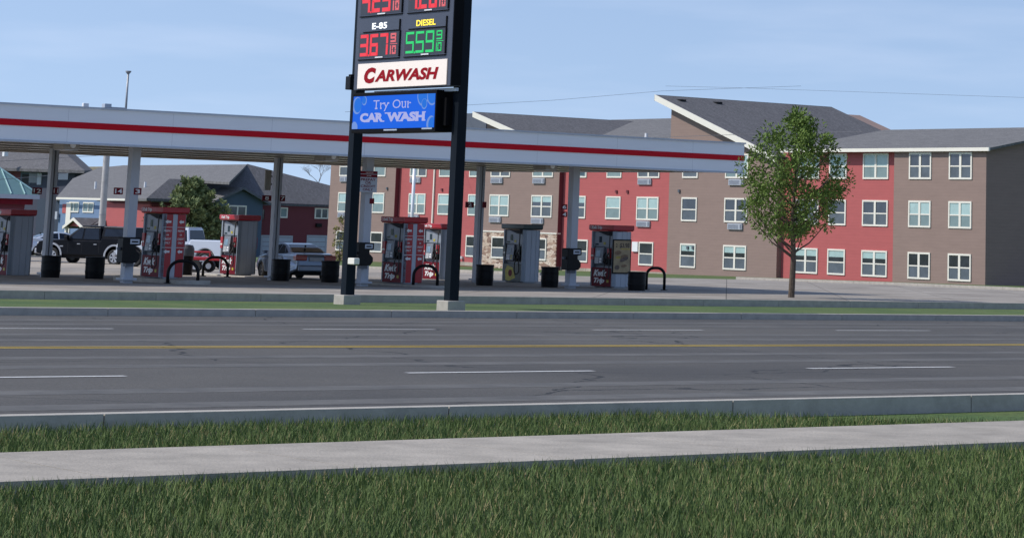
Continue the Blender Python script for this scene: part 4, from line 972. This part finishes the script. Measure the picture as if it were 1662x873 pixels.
def pine(px,py0,Y,Hpx,Wpx,label):
    random.seed(14); g=gz(Y); top=at(px,py0,Y); H=top.z-g; Rm=Wpx/4006*Y/2
    t=thing('pine_tree',label,'tree',(top.x,Y,g),0)
    b=MB(); b.cyl((0,0,-.2),(0,0,H*.97),.24,.03,10); b.build('trunk',M_bark,t)
    br=MB(); cr=MB(); cr.open=True
    zb=H*.14; z=zb
    while z<H*.985:
        f=(z-zb)/(H-zb); R0=Rm*(1.05-f)**.75; nb=8 if f<.7 else 5; a0=random.random()*6
        for i in range(nb):
            a=a0+2*math.pi*i/nb+random.uniform(-.35,.35); rl=R0*random.choice((.55,.75,.9,1.0,1.15,1.28))*random.uniform(.9,1.08); rise_=rl*random.uniform(.1,.55)
            m=Vector((math.cos(a)*rl*.5,math.sin(a)*rl*.5,z+rise_*.2)); e=Vector((math.cos(a)*rl,math.sin(a)*rl,z+rise_))
            br.tube([(0,0,z),m,e],[.05,.035,.012],5)
            for k in (.35,.55,.72,.86,1.0):
                q=Vector((0,0,z)).lerp(m,k*2) if k<.5 else m.lerp(e,(k-.5)*2)
                for s_ in ((-1,1) if k<.95 else (0,)):
                    side=Vector((-math.sin(a),math.cos(a),0))*s_*random.uniform(.12,.45)*rl*(1.15-k)
                    tuft(cr,q+side+Vector((0,0,random.uniform(0,.18))),random.uniform(.16,.30),26,.17,1.0)
        z+=H*.050
    br.build('branch',M_bark,t); cr.build('crown',M_needle,t); return t
pine(314,297,135,85,116,'bushy dark green pine between the two nearest left pumps')
def broad(px,py,Y,rad,H,label,m,seed,n=240,lean=0,cat='tree',name='leafy_tree',leaf=.16,base=.35,barkm=M_bark,tr=.16,clump=.75,leaves=70,loc=None):
    random.seed(seed); g=gz(Y); p=at(px,py,Y); x=p.x; t=thing(name,label,cat,(x,Y,g),0)
    tb=MB(); cr=MB(); cr.open=True
    tb.tube([(0,0,-.2),(.05,0,H*.2),(.0,.05,H*.45),(.1,0,H*.8)],[tr,tr*.85,tr*.6,tr*.15],9)
    cl=[]
    for i in range(n):
        a=random.random()*2*math.pi; v=random.random(); zz=H*(base+(1-base)*v); rr=rad*math.sin(math.pi*min(1,(.12+.88*v)))**.6*random.random()**.45
        cl.append(Vector((math.cos(a)*rr,math.sin(a)*rr,zz)))
    for c in cl[:40]:
        s=Vector((0,0,max(H*.2,c.z-c.xy.length*.9))); m_=s.lerp(c,.5)+Vector((0,0,-.15)); tb.tube([s,m_,c],[tr*.35,tr*.2,.015],5)
    for c in cl: tuft(cr,c,clump*random.uniform(.5,1),leaves,leaf,.1)
    tb.build('trunk',barkm,t); cr.build('crown',m,t); return t
broad(1288,300,88,1.95,6.4,'leafy green tree at the right end of the canopy',M_leaf,21,n=230,clump=.42,leaves=60,leaf=.095,tr=.12)
def bare(px,Ybase,pytop,Wpx,label):
    random.seed(5); p=at(px,312,Ybase); g=p.z; top=at(px,pytop,Ybase).z; H=top-g
    t=thing('bare_tree',label,'tree',(p.x,Ybase,g),0); tb=MB(); tw=MB()
    def grow(b,p,d,l,r,dep):
        e=p+d*l; (tb if dep<3 else tw).tube([p,p.lerp(e,.5)+Vector((random.uniform(-.05,.05)*l,0,.03*l)),e],[r,r*.8,r*.6],5)
        if dep>=6: return
        for k in range(3 if dep<5 else 2):
            nd=(d+Vector((random.uniform(-.9,.9),random.uniform(-.9,.9),random.uniform(-.05,.5)))).normalized(); grow(b,e,nd,l*random.uniform(.62,.8),r*.6,dep+1)
    grow(tb,Vector((0,0,-.2)),Vector((0,0,1)),H*.34,.12,0)
    tb.build('trunk',M_barkg,t); tw.build('twigs',M_barkg,t)
bare(516,500,264,45,'bare grey tree on the far rise seen between the two buildings')
broad(551,400,165,.42,3.3,'thin yellow green sapling against the left end of the brown apartment wall',M_leafy,8,n=34,clump=.20,leaves=20,leaf=.11,base=.1,name='sapling',tr=.04)
def bush(px,Y,r,h,label,seed,m=M_leaf):
    random.seed(seed); p=at(px,430,Y); t=thing('shrub',label,'shrub',(p.x,Y,gz(Y)),0); cr=MB(); cr.open=True; st=MB()
    for i in range(40):
        a=random.random()*6.28; rr=r*random.random()**.5; c=Vector((rr*math.cos(a),rr*math.sin(a),h*(.2+.8*random.random()*(1-(rr/r)**2*.6)))); tuft(cr,c,.22,26,.1)
        if i<10: st.tube([(0,0,0),c],[.02,.008],4)
    st.build('stems',M_bark,t); cr.build('foliage',m,t)
# lawn strips around the apartment building lie on the base ground; short grass blades near the camera

# ---------------------------------------------------------------- vehicles
M_cblack=mat('car black',(.004,.005,.008),.3,var=.05,spec=.14)
M_csilver=mat('car silver',(.20,.25,.33),.28,metal=.5,var=.03,coat=.6)
M_cwhite=mat('car white',(.62,.68,.76),.25,var=.02,coat=.8)
M_cglass=mat('car glass',(.008,.012,.02),.05,var=.2,spec=.4)
M_trim=mat('trim silver',(.42,.43,.45),.3,metal=.4,var=.05)
M_tyre=mat('tyre',(.018,.018,.018),.8,var=.2)
M_rim=mat('alloy',(.5,.5,.52),.25,metal=.8,var=.05)
M_tail=mat('tail lamp',(.34,.004,.008),.3,var=.1,coat=1)
M_head=mat('head lamp',(.6,.63,.66),.1,var=.05,coat=1)
M_plate=mat('plate',(.5,.52,.55),.5,var=.1)
def arc_profile(top, zb, wheels, ra, front, rear):
    pts=list(top)                      # rear -> front along the top
    for wx in sorted(wheels,reverse=True):
        pts.append((wx+ra,zb))
        for i in range(1,12): q=math.pi*i/12; pts.append((wx+ra*math.cos(q),zb+ (ra*1.0)*math.sin(q)))
        pts.append((wx-ra,zb))
    return pts
def wheelset(t,wheels,r,half,wdt=.24):
    for wx in wheels:
        for s in (-1,1):
            y=s*(half-wdt/2); wh=bpy.data.objects.new('wheel',None); COL.objects.link(wh); wh.parent=t; wh.location=(wx,y,r)
            b=MB(); X=Matrix.Rotation(R(90),4,'X'); b.X=X; h=wdt/2
            b.lathe([(r*.62,-h*.9),(r*.9,-h),(r,-h*.7),(r,h*.7),(r*.9,h),(r*.62,h*.9),(r*.62,-h*.9)],n=28); b.build('tyre',M_tyre,wh,smooth=False)
            b=MB(); sy=s
            b.lathe([(0,0),(r*.3,0),(r*.6,-h*.3),(r*.61,h*.3),(0,.01)],n=24) if False else None
            b.cyl((0,-h*.5,0),(0,h*.5,0),r*.60,n=24); b.m=0
            rim=b.build('brake_disc',M_greyd,wh)
            b=MB(); yo=sy*h*.62
            b.cyl((0,yo,0),(0,yo+sy*.03,0),r*.16,n=12)
            for i in range(6):
                q=i*math.pi/3; c_,s_=math.cos(q),math.sin(q); w0,w1=r*.07,r*.13
                b.slab([(c_*r*.1-s_*w0,yo,s_*r*.1+c_*w0),(c_*r*.1+s_*w0,yo,s_*r*.1-c_*w0),(c_*r*.6+s_*w1,yo,s_*r*.6-c_*w1),(c_*r*.6-s_*w1,yo,s_*r*.6+c_*w1)],.03,(0,sy,0))
            for i in range(24):
                a0=2*math.pi*i/24;a1=2*math.pi*(i+1)/24
                b.slab([(math.cos(a0)*r*.56,yo,math.sin(a0)*r*.56),(math.cos(a0)*r*.64,yo,math.sin(a0)*r*.64),(math.cos(a1)*r*.64,yo,math.sin(a1)*r*.64),(math.cos(a1)*r*.56,yo,math.sin(a1)*r*.56)],.035,(0,sy,0))
            b.build('rim',M_rim,wh)
def house(prof_bot,prof_top):   # greenhouse loft: lists of (x,z,halfwidth) lower ring and upper ring
    pass
def pickup(name,label,loc,rz,paint,flare=None,cap=False,group='pickups parked beyond the forecourt'):
    t=thing(name,label,'pickup',loc,rz,group)
    zb=.44; ra=.52; W=.98; wheels=(1.95,-1.75)
    top=[(-2.92,.52),(-2.95,.7),(-2.95,1.36),(-.92,1.36),(-.9,1.20),(.95,1.20),(1.05,1.25),(2.3,1.18),(2.78,1.10),(2.9,.95),(2.93,.6),(2.85,.5)]
    b=MB(); b.prism([(p[0],p[1]) for p in arc_profile(top,zb,wheels,ra,0,0)],'y',-W,W); b.build('body',paint,t,bevel=.055,seg=3)
    b=MB(); b.box(-2.75,-1.0,-.8,.8,1.362,1.37); b.m=0; b.build('bed_liner',M_black,t)
    b=MB(); b.box(-2.6,2.6,-.7,.7,.3,.6); b.build('chassis',M_black,t)
    if cap:
        b=MB(); b.add([(-2.88,-.93,1.362),(-.9,-.93,1.362),(-.9,.93,1.362),(-2.88,.93,1.362),(-2.70,-.76,1.90),(-.9,-.76,1.92),(-.9,.76,1.92),(-2.70,.76,1.90)],[(0,3,2,1),(4,5,6,7),(0,1,5,4),(1,2,6,5),(2,3,7,6),(3,0,4,7)]); cp_=b.build('bed_cap',paint,t,bevel=.03)
        for s in (-1,1):
            b=MB(); b.slab([(x,s*(.93-.17*(z-1.362)/.54+.008),z) for x,z in ((-2.6,1.44),(-1.05,1.44),(-1.05,1.80),(-2.52,1.80))],.01,(0,-s,0)); b.build('window',M_cglass,cp_)
    # cab: pillars and roof as a frame around separate panes
    lo=[(-.88,1.2),(1.25,1.2)]; hi=[(-.72,1.90),(.45,1.92)]; wl,wh_=.93,.76
    b=MB(); b.add([(-.88,-wl,1.19),(1.3,-wl,1.19),(1.3,wl,1.19),(-.88,wl,1.19),(-.74,-wh_,1.88),(.42,-wh_,1.88),(.42,wh_,1.88),(-.74,wh_,1.88)],[(0,3,2,1),(4,5,6,7),(0,1,5,4),(1,2,6,5),(2,3,7,6),(3,0,4,7)]); b.build('cab',paint,t,bevel=.05,seg=3)
    b=MB(); b.box(-.72,.44,-.70,.70,1.885,1.93); b.build('roof',paint,t,bevel=.04,seg=3)
    for s in (-1,1):
        def sp(x,z,o=.012): # point on side plane
            f=(z-1.19)/.69; y=wl+(wh_-wl)*f+o; return (x,s*y,z)
        for pts in ([(.24,1.27),(.98,1.27),(.42,1.80),(.24,1.80)],[(-.76,1.27),(.14,1.27),(.14,1.80),(-.64,1.80)]):
            b=MB(); q=[sp(*p) for p in pts]; b.slab(q,.012,(0,s*-1,0)); b.build('window',M_cglass,t)
        b=MB(); 
        for x in (1.02,.19,-.82): b.box(x-.006,x+.006,s*W-.004,s*W+.004,.58,1.17)
        b.m=1; b.box(.28,.46,s*(W+.004),s*(W+.035),1.0,1.04); b.box(-.70,-.52,s*(W+.004),s*(W+.035),1.0,1.04); b.box(1.3,1.5,s*(W+.001),s*(W+.01),.86,.91); b.build('door_trim',[M_dark,M_trim],t)
        b=MB(); b.box(.95,1.13,s*(W+.02),s*(W+.22),1.22,1.42); b.box(1.0,1.08,s*(W-.1),s*(W+.03),1.22,1.28); b.build('mirror',M_black,t,bevel=.02)
        b=MB(); b.box(2.62,2.88,s*.62,s*(W-.005),.86,1.06); b.build('headlight',M_head,t,bevel=.03)
        b=MB(); b.box(-2.965,-2.85,s*.80,s*(W+.004),.85,1.3); b.build('taillight',M_tail,t,bevel=.01)
        if flare:
            for wx in wheels:
                b=MB()
                for i in range(14):
                    a0=math.pi*(i/14); a1=math.pi*((i+1)/14)
                    q=[(wx+rr*math.cos(a),s*(W+.002),zb+rr*math.sin(a)) for rr,a in ((ra,a0),(ra+.09,a0),(ra+.09,a1),(ra,a1))]
                    b.slab(q,.035,(0,s,0))
                b.build('fender_flare',flare,t)
    b=MB(); b.slab([(1.255,-.80,1.27),(1.255,.80,1.27),(.50,.68,1.84),(.50,-.68,1.84)],.03,(.6,0,.8)); b.build('windshield',M_cglass,t)
    b=MB(); b.slab([(-.885,.78,1.3),(-.885,-.78,1.3),(-.765,-.66,1.8),(-.765,.66,1.8)],.012,(-1,0,.1)); b.build('rear_window',M_cglass,t)
    b=MB(); b.box(-3.1,-2.93,-.93,.93,.5,.72); b.build('bumper',M_trim,t,bevel=.04); b=MB(); b.box(2.9,3.05,-.93,.93,.48,.74); b.build('bumper',M_trim,t,bevel=.04)
    b=MB(); b.box(2.88,2.95,-.6,.6,.78,1.08); b.build('grille',M_dark,t)
    wheelset(t,wheels,.40,W+.01)
    return t
def sedan(name,label,loc,rz,paint):
    t=thing(name,label,'car',loc,rz); W=.89; wheels=(1.42,-1.38); zb=.30; ra=.37
    # lofted body: stations from tail to nose, ring of half section
    st=[(-2.38,.62,.72,.86,.62),(-2.32,.38,.82,.98,.80),(-2.05,.26,.88,1.03,.86),(-1.5,.24,.89,1.03,.88),(-.5,.22,.89,.98,.89),(.5,.22,.89,.96,.89),(1.2,.24,.89,.93,.88),(1.9,.26,.86,.84,.82),(2.2,.32,.78,.74,.72),(2.3,.45,.66,.62,.6)]
    prof=[(-2.36,.40),(-2.40,.60),(-2.36,.90),(-2.28,1.02),(-1.75,1.06),(-1.0,1.0),(1.0,.95),(1.15,.95),(1.9,.84),(2.22,.70),(2.30,.52),(2.25,.34)]
    b=MB(); pts=arc_profile(prof,zb-.04,wheels,ra,0,0); b.prism(pts,'y',-W,W)
    # narrow the plan towards nose and tail
    for i,v in enumerate(b.v):
        x=v.x; k=1-.16*max(0,(abs(x)-1.6)/.8)**1.6; kz=1-.05*max(0,(v.z-.75)/.3)
        b.v[i]=Vector((x,v.y*k*kz,v.z))
    b.build('body',paint,t,bevel=.07,seg=4)
    b=MB(); b.box(-2.0,2.0,-.7,.7,.2,.5); b.build('chassis',M_black,t)
    wl,wt=.80,.56
    A=[(-1.78,1.03),(1.05,.95)]; 
    rf=[(-1.66,1.03,.74),(-1.1,1.245,.65),(-.62,1.375,.575),(-.15,1.42,.55),(.2,1.41,.56),(.62,1.28,.63),(1.10,.97,.76)]
    b=MB(); n=len(rf)
    vs=[]; 
    for x,z,h in rf: vs+= [(x,-h,z),(x,h,z)]
    lowv=[]
    for x,z,h in rf: lowv+= [(x,-.82,min(z,.96)),(x,.82,min(z,.96))]
    fs=[(2*i,2*i+2,2*i+3,2*i+1) for i in range(n-1)]
    o2=2*n
    for i in range(n-1): fs+=[(o2+2*i,o2+2*i+2,2*i+2,2*i),(2*i+1,2*i+3,o2+2*i+3,o2+2*i+1)]
    fs+=[(0,1,o2+1,o2),(2*n-2,o2+2*n-2,o2+2*n-1,2*n-1),tuple([o2+2*i for i in range(n)]+[o2+2*i+1 for i in range(n-1,-1,-1)])]
    b.add(vs+lowv,fs); b.build('cabin',paint,t,bevel=.03,seg=2)
    def up(i,j,f): # interpolate along the roof line
        a=Vector(rf[i]); c=Vector(rf[j]); return a.lerp(c,f)
    # rear window and windshield lie on the sloping stations
    def glass(pa,pb,name,ins=.08):
        (x0,z0,h0),(x1,z1,h1)=pa,pb; d=Vector((z0-z1,0,x1-x0)); d.normalize(); d = d if d.z>0 else -d
        b=MB(); b.slab([(x0,-(h0-ins),z0+.004),(x0,h0-ins,z0+.004),(x1,h1-ins,z1+.004),(x1,-(h1-ins),z1+.004)],.010,d); return b.build(name,M_cglass,t)
    g1=(-1.54,1.080,.71); g2=(-1.1,1.245,.65); g3=(-.70,1.353,.59)
    glass(g1,g2,'rear_window'); glass(g2,g3,'rear_window'); glass((.66,1.255,.67),(1.06,.995,.75),'windshield'); glass((.3,1.39,.62),(.62,1.28,.66),'windshield')
    for s in (-1,1):
        def sp(x,z):
            # side plane between low (.82,.96) and roof
            zr=1.0
            for i in range(n-1):
                if rf[i][0]<=x<=rf[i+1][0]: f=(x-rf[i][0])/(rf[i+1][0]-rf[i][0]); zr=rf[i][1]+(rf[i+1][1]-rf[i][1])*f; hr=rf[i][2]+(rf[i+1][2]-rf[i][2])*f
            f=(z-.96)/(zr-.96) if zr>.97 else 0; return (x,s*(.82+(hr-.82)*f+.008),z)
        for pts in ([(-.18,1.01),(.88,1.0),(.55,1.24),(.15,1.34),(-.18,1.36)],[(-1.0,1.02),(-.26,1.01),(-.26,1.36),(-.62,1.32)],[(-1.36,1.05),(-1.06,1.02),(-.80,1.26)]):
            b=MB(); b.slab([sp(*p) for p in pts],.008,(0,-s,0)); b.build('window',M_cglass,t)
        b=MB(); b.box(-2.43,-2.10,s*.36,s*.83,.77,.98)
        b.build('taillight',M_tail,t,bevel=.035,seg=3)
        b=MB(); b.box(-2.425,-2.40,s*.47,s*.58,.82,.90); b.build('reverse_lamp',M_head,t,bevel=.01)
        b=MB(); b.box(2.0,2.22,s*.45,s*.76,.60,.76); b.build('headlight',M_head,t,bevel=.03)
        b=MB(); b.box(.78,.92,s*.86,s*1.02,.98,1.10); b.build('mirror',paint,t,bevel=.02)
        b=MB()
        for x in (-.22,.86,-1.05): b.box(x-.005,x+.005,s*.886,s*.894,.36,.94)
        b.m=1; b.box(-.16,.02,s*.893,s*.92,.84,.87); b.box(-1.0,-.84,s*.893,s*.92,.85,.88); b.build('door_trim',[M_dark,paint],t)
    b=MB(); b.box(-2.44,-2.395,-.26,.26,.76,.90); b.build('license_plate',M_plate,t); b=MB(); b.box(-2.46,-2.30,-.70,.70,.36,.60); b.build('bumper',paint,t,bevel=.05,seg=3)
    b=MB(); b.box(-1.2,-1.12,-.02,.02,1.27,1.36); b.build('antenna',M_black,t)
    wheelset(t,wheels,.32,W)
    return t
p=at(148,425,126); pickup('pickup_truck','black pickup with silver wheel arches and a black bed cap behind the left columns',(p.x+.2,p.y,gz(126)-.05),R(180-20),M_cblack,M_trim,True)
p=at(292,425,119); pickup('pickup_truck','white pickup parked behind the red sided pump and the pine',(p.x,p.y,gz(119)),R(180-14),M_cwhite)
p=at(477,436,99); sedan('parked_car','silver sedan seen from behind left of the sign, its red tail lamps towards us',(p.x,p.y,gz(99)-.02),R(120),M_csilver)
p=at(96,390,150); sedan('parked_car','small pale car mostly hidden beyond the nose of the black pickup',(p.x,p.y,gz(150)+.2),R(30),M_cwhite)
# red flatbed trailer and waste bin by the white pickup
p=at(333,420,108); g=gz(108); t=thing('utility_trailer','low red flatbed trailer behind the white pickup bed','trailer',(p.x,p.y,g),R(-12))
b=MB(); b.box(-1.0,1.0,-.6,.6,.52,.66); b.box(-.85,.5,-.6,-.5,.84,.92); b.box(-.85,-.78,-.6,-.5,.66,.84); b.box(.43,.5,-.6,-.5,.66,.84); b.build('bed',M_pred,t,bevel=.02)
b=MB(); b.tube([(1.0,0,.58),(1.7,0,.5)],.04); b.build('tow_bar',M_black,t)
for s in (-1,1):
    b=MB(); b.cyl((-.1,s*.62,.26),(-.1,s*.82,.26),.26,n=20); b.m=1; b.cyl((-.1,s*.615,.26),(-.1,s*.825,.26),.13,n=14); b.build('wheel',[M_tyre,M_rim],t)
p=at(304,396,100); g=gz(100); h=p.z-g; t=thing('waste_bin','dark waste bin with a domed grey lid right of the red sided pump','waste bin',(p.x,p.y,g),0)
b=MB(); b.lathe([(0,0),(.26,0),(.29,h*.62),(.27,h*.62),(0,h*.6)],n=24); b.build('bin_body',M_black,t)
b=MB(); b.lathe([(.30,h*.62),(.31,h*.66),(.30,h*.85),(.24,h*.96),(0,h)],n=24); b.build('lid',M_greyd,t)

# ---------------------------------------------------------------- grass blades on the near verge
def blades(n,d0,d1,x0,x1,h,label,seed):
    random.seed(seed); b=MB(); b.open=True; vs=[];fs=[]
    while len(fs)<n:
        Y=random.uniform(11.5,22) ; X=random.uniform(x0,x1)*Y
        l=KF.I@Vector((X,Y,KF.loc.z))
        if not any(a<=l.y<=c for a,c in ((d0,d1),(-58.38,-56.22))): continue
        z=gz(Y)-.02; hh=h*random.uniform(.5,1.3); a=random.random()*6.28; w_=.005; lx,ly=random.gauss(0,.35)*hh,random.gauss(0,.35)*hh
        k=len(vs); vs+=[(X-w_*math.cos(a),Y-w_*math.sin(a),z),(X+w_*math.cos(a),Y+w_*math.sin(a),z),(X+lx,Y+ly,z+hh)]; fs.append((k,k+1,k+2))
    b.add(vs,fs); o=b.build('grass',M_blade); tag(o,label,'grass',kind='stuff')
M_blade=leafmat('grass blade',(.055,.10,.02),(.13,.18,.045),1.5)
blades(62000,-66,-60.22,-.34,.16,.075,'short green grass on the verge nearest the viewer',31)
M_blade=leafmat('dry blade',(.20,.17,.07),(.34,.29,.13),2.5)
blades(15000,-66,-60.22,-.34,.16,.06,'dry straw coloured blades among the green verge grass',37)
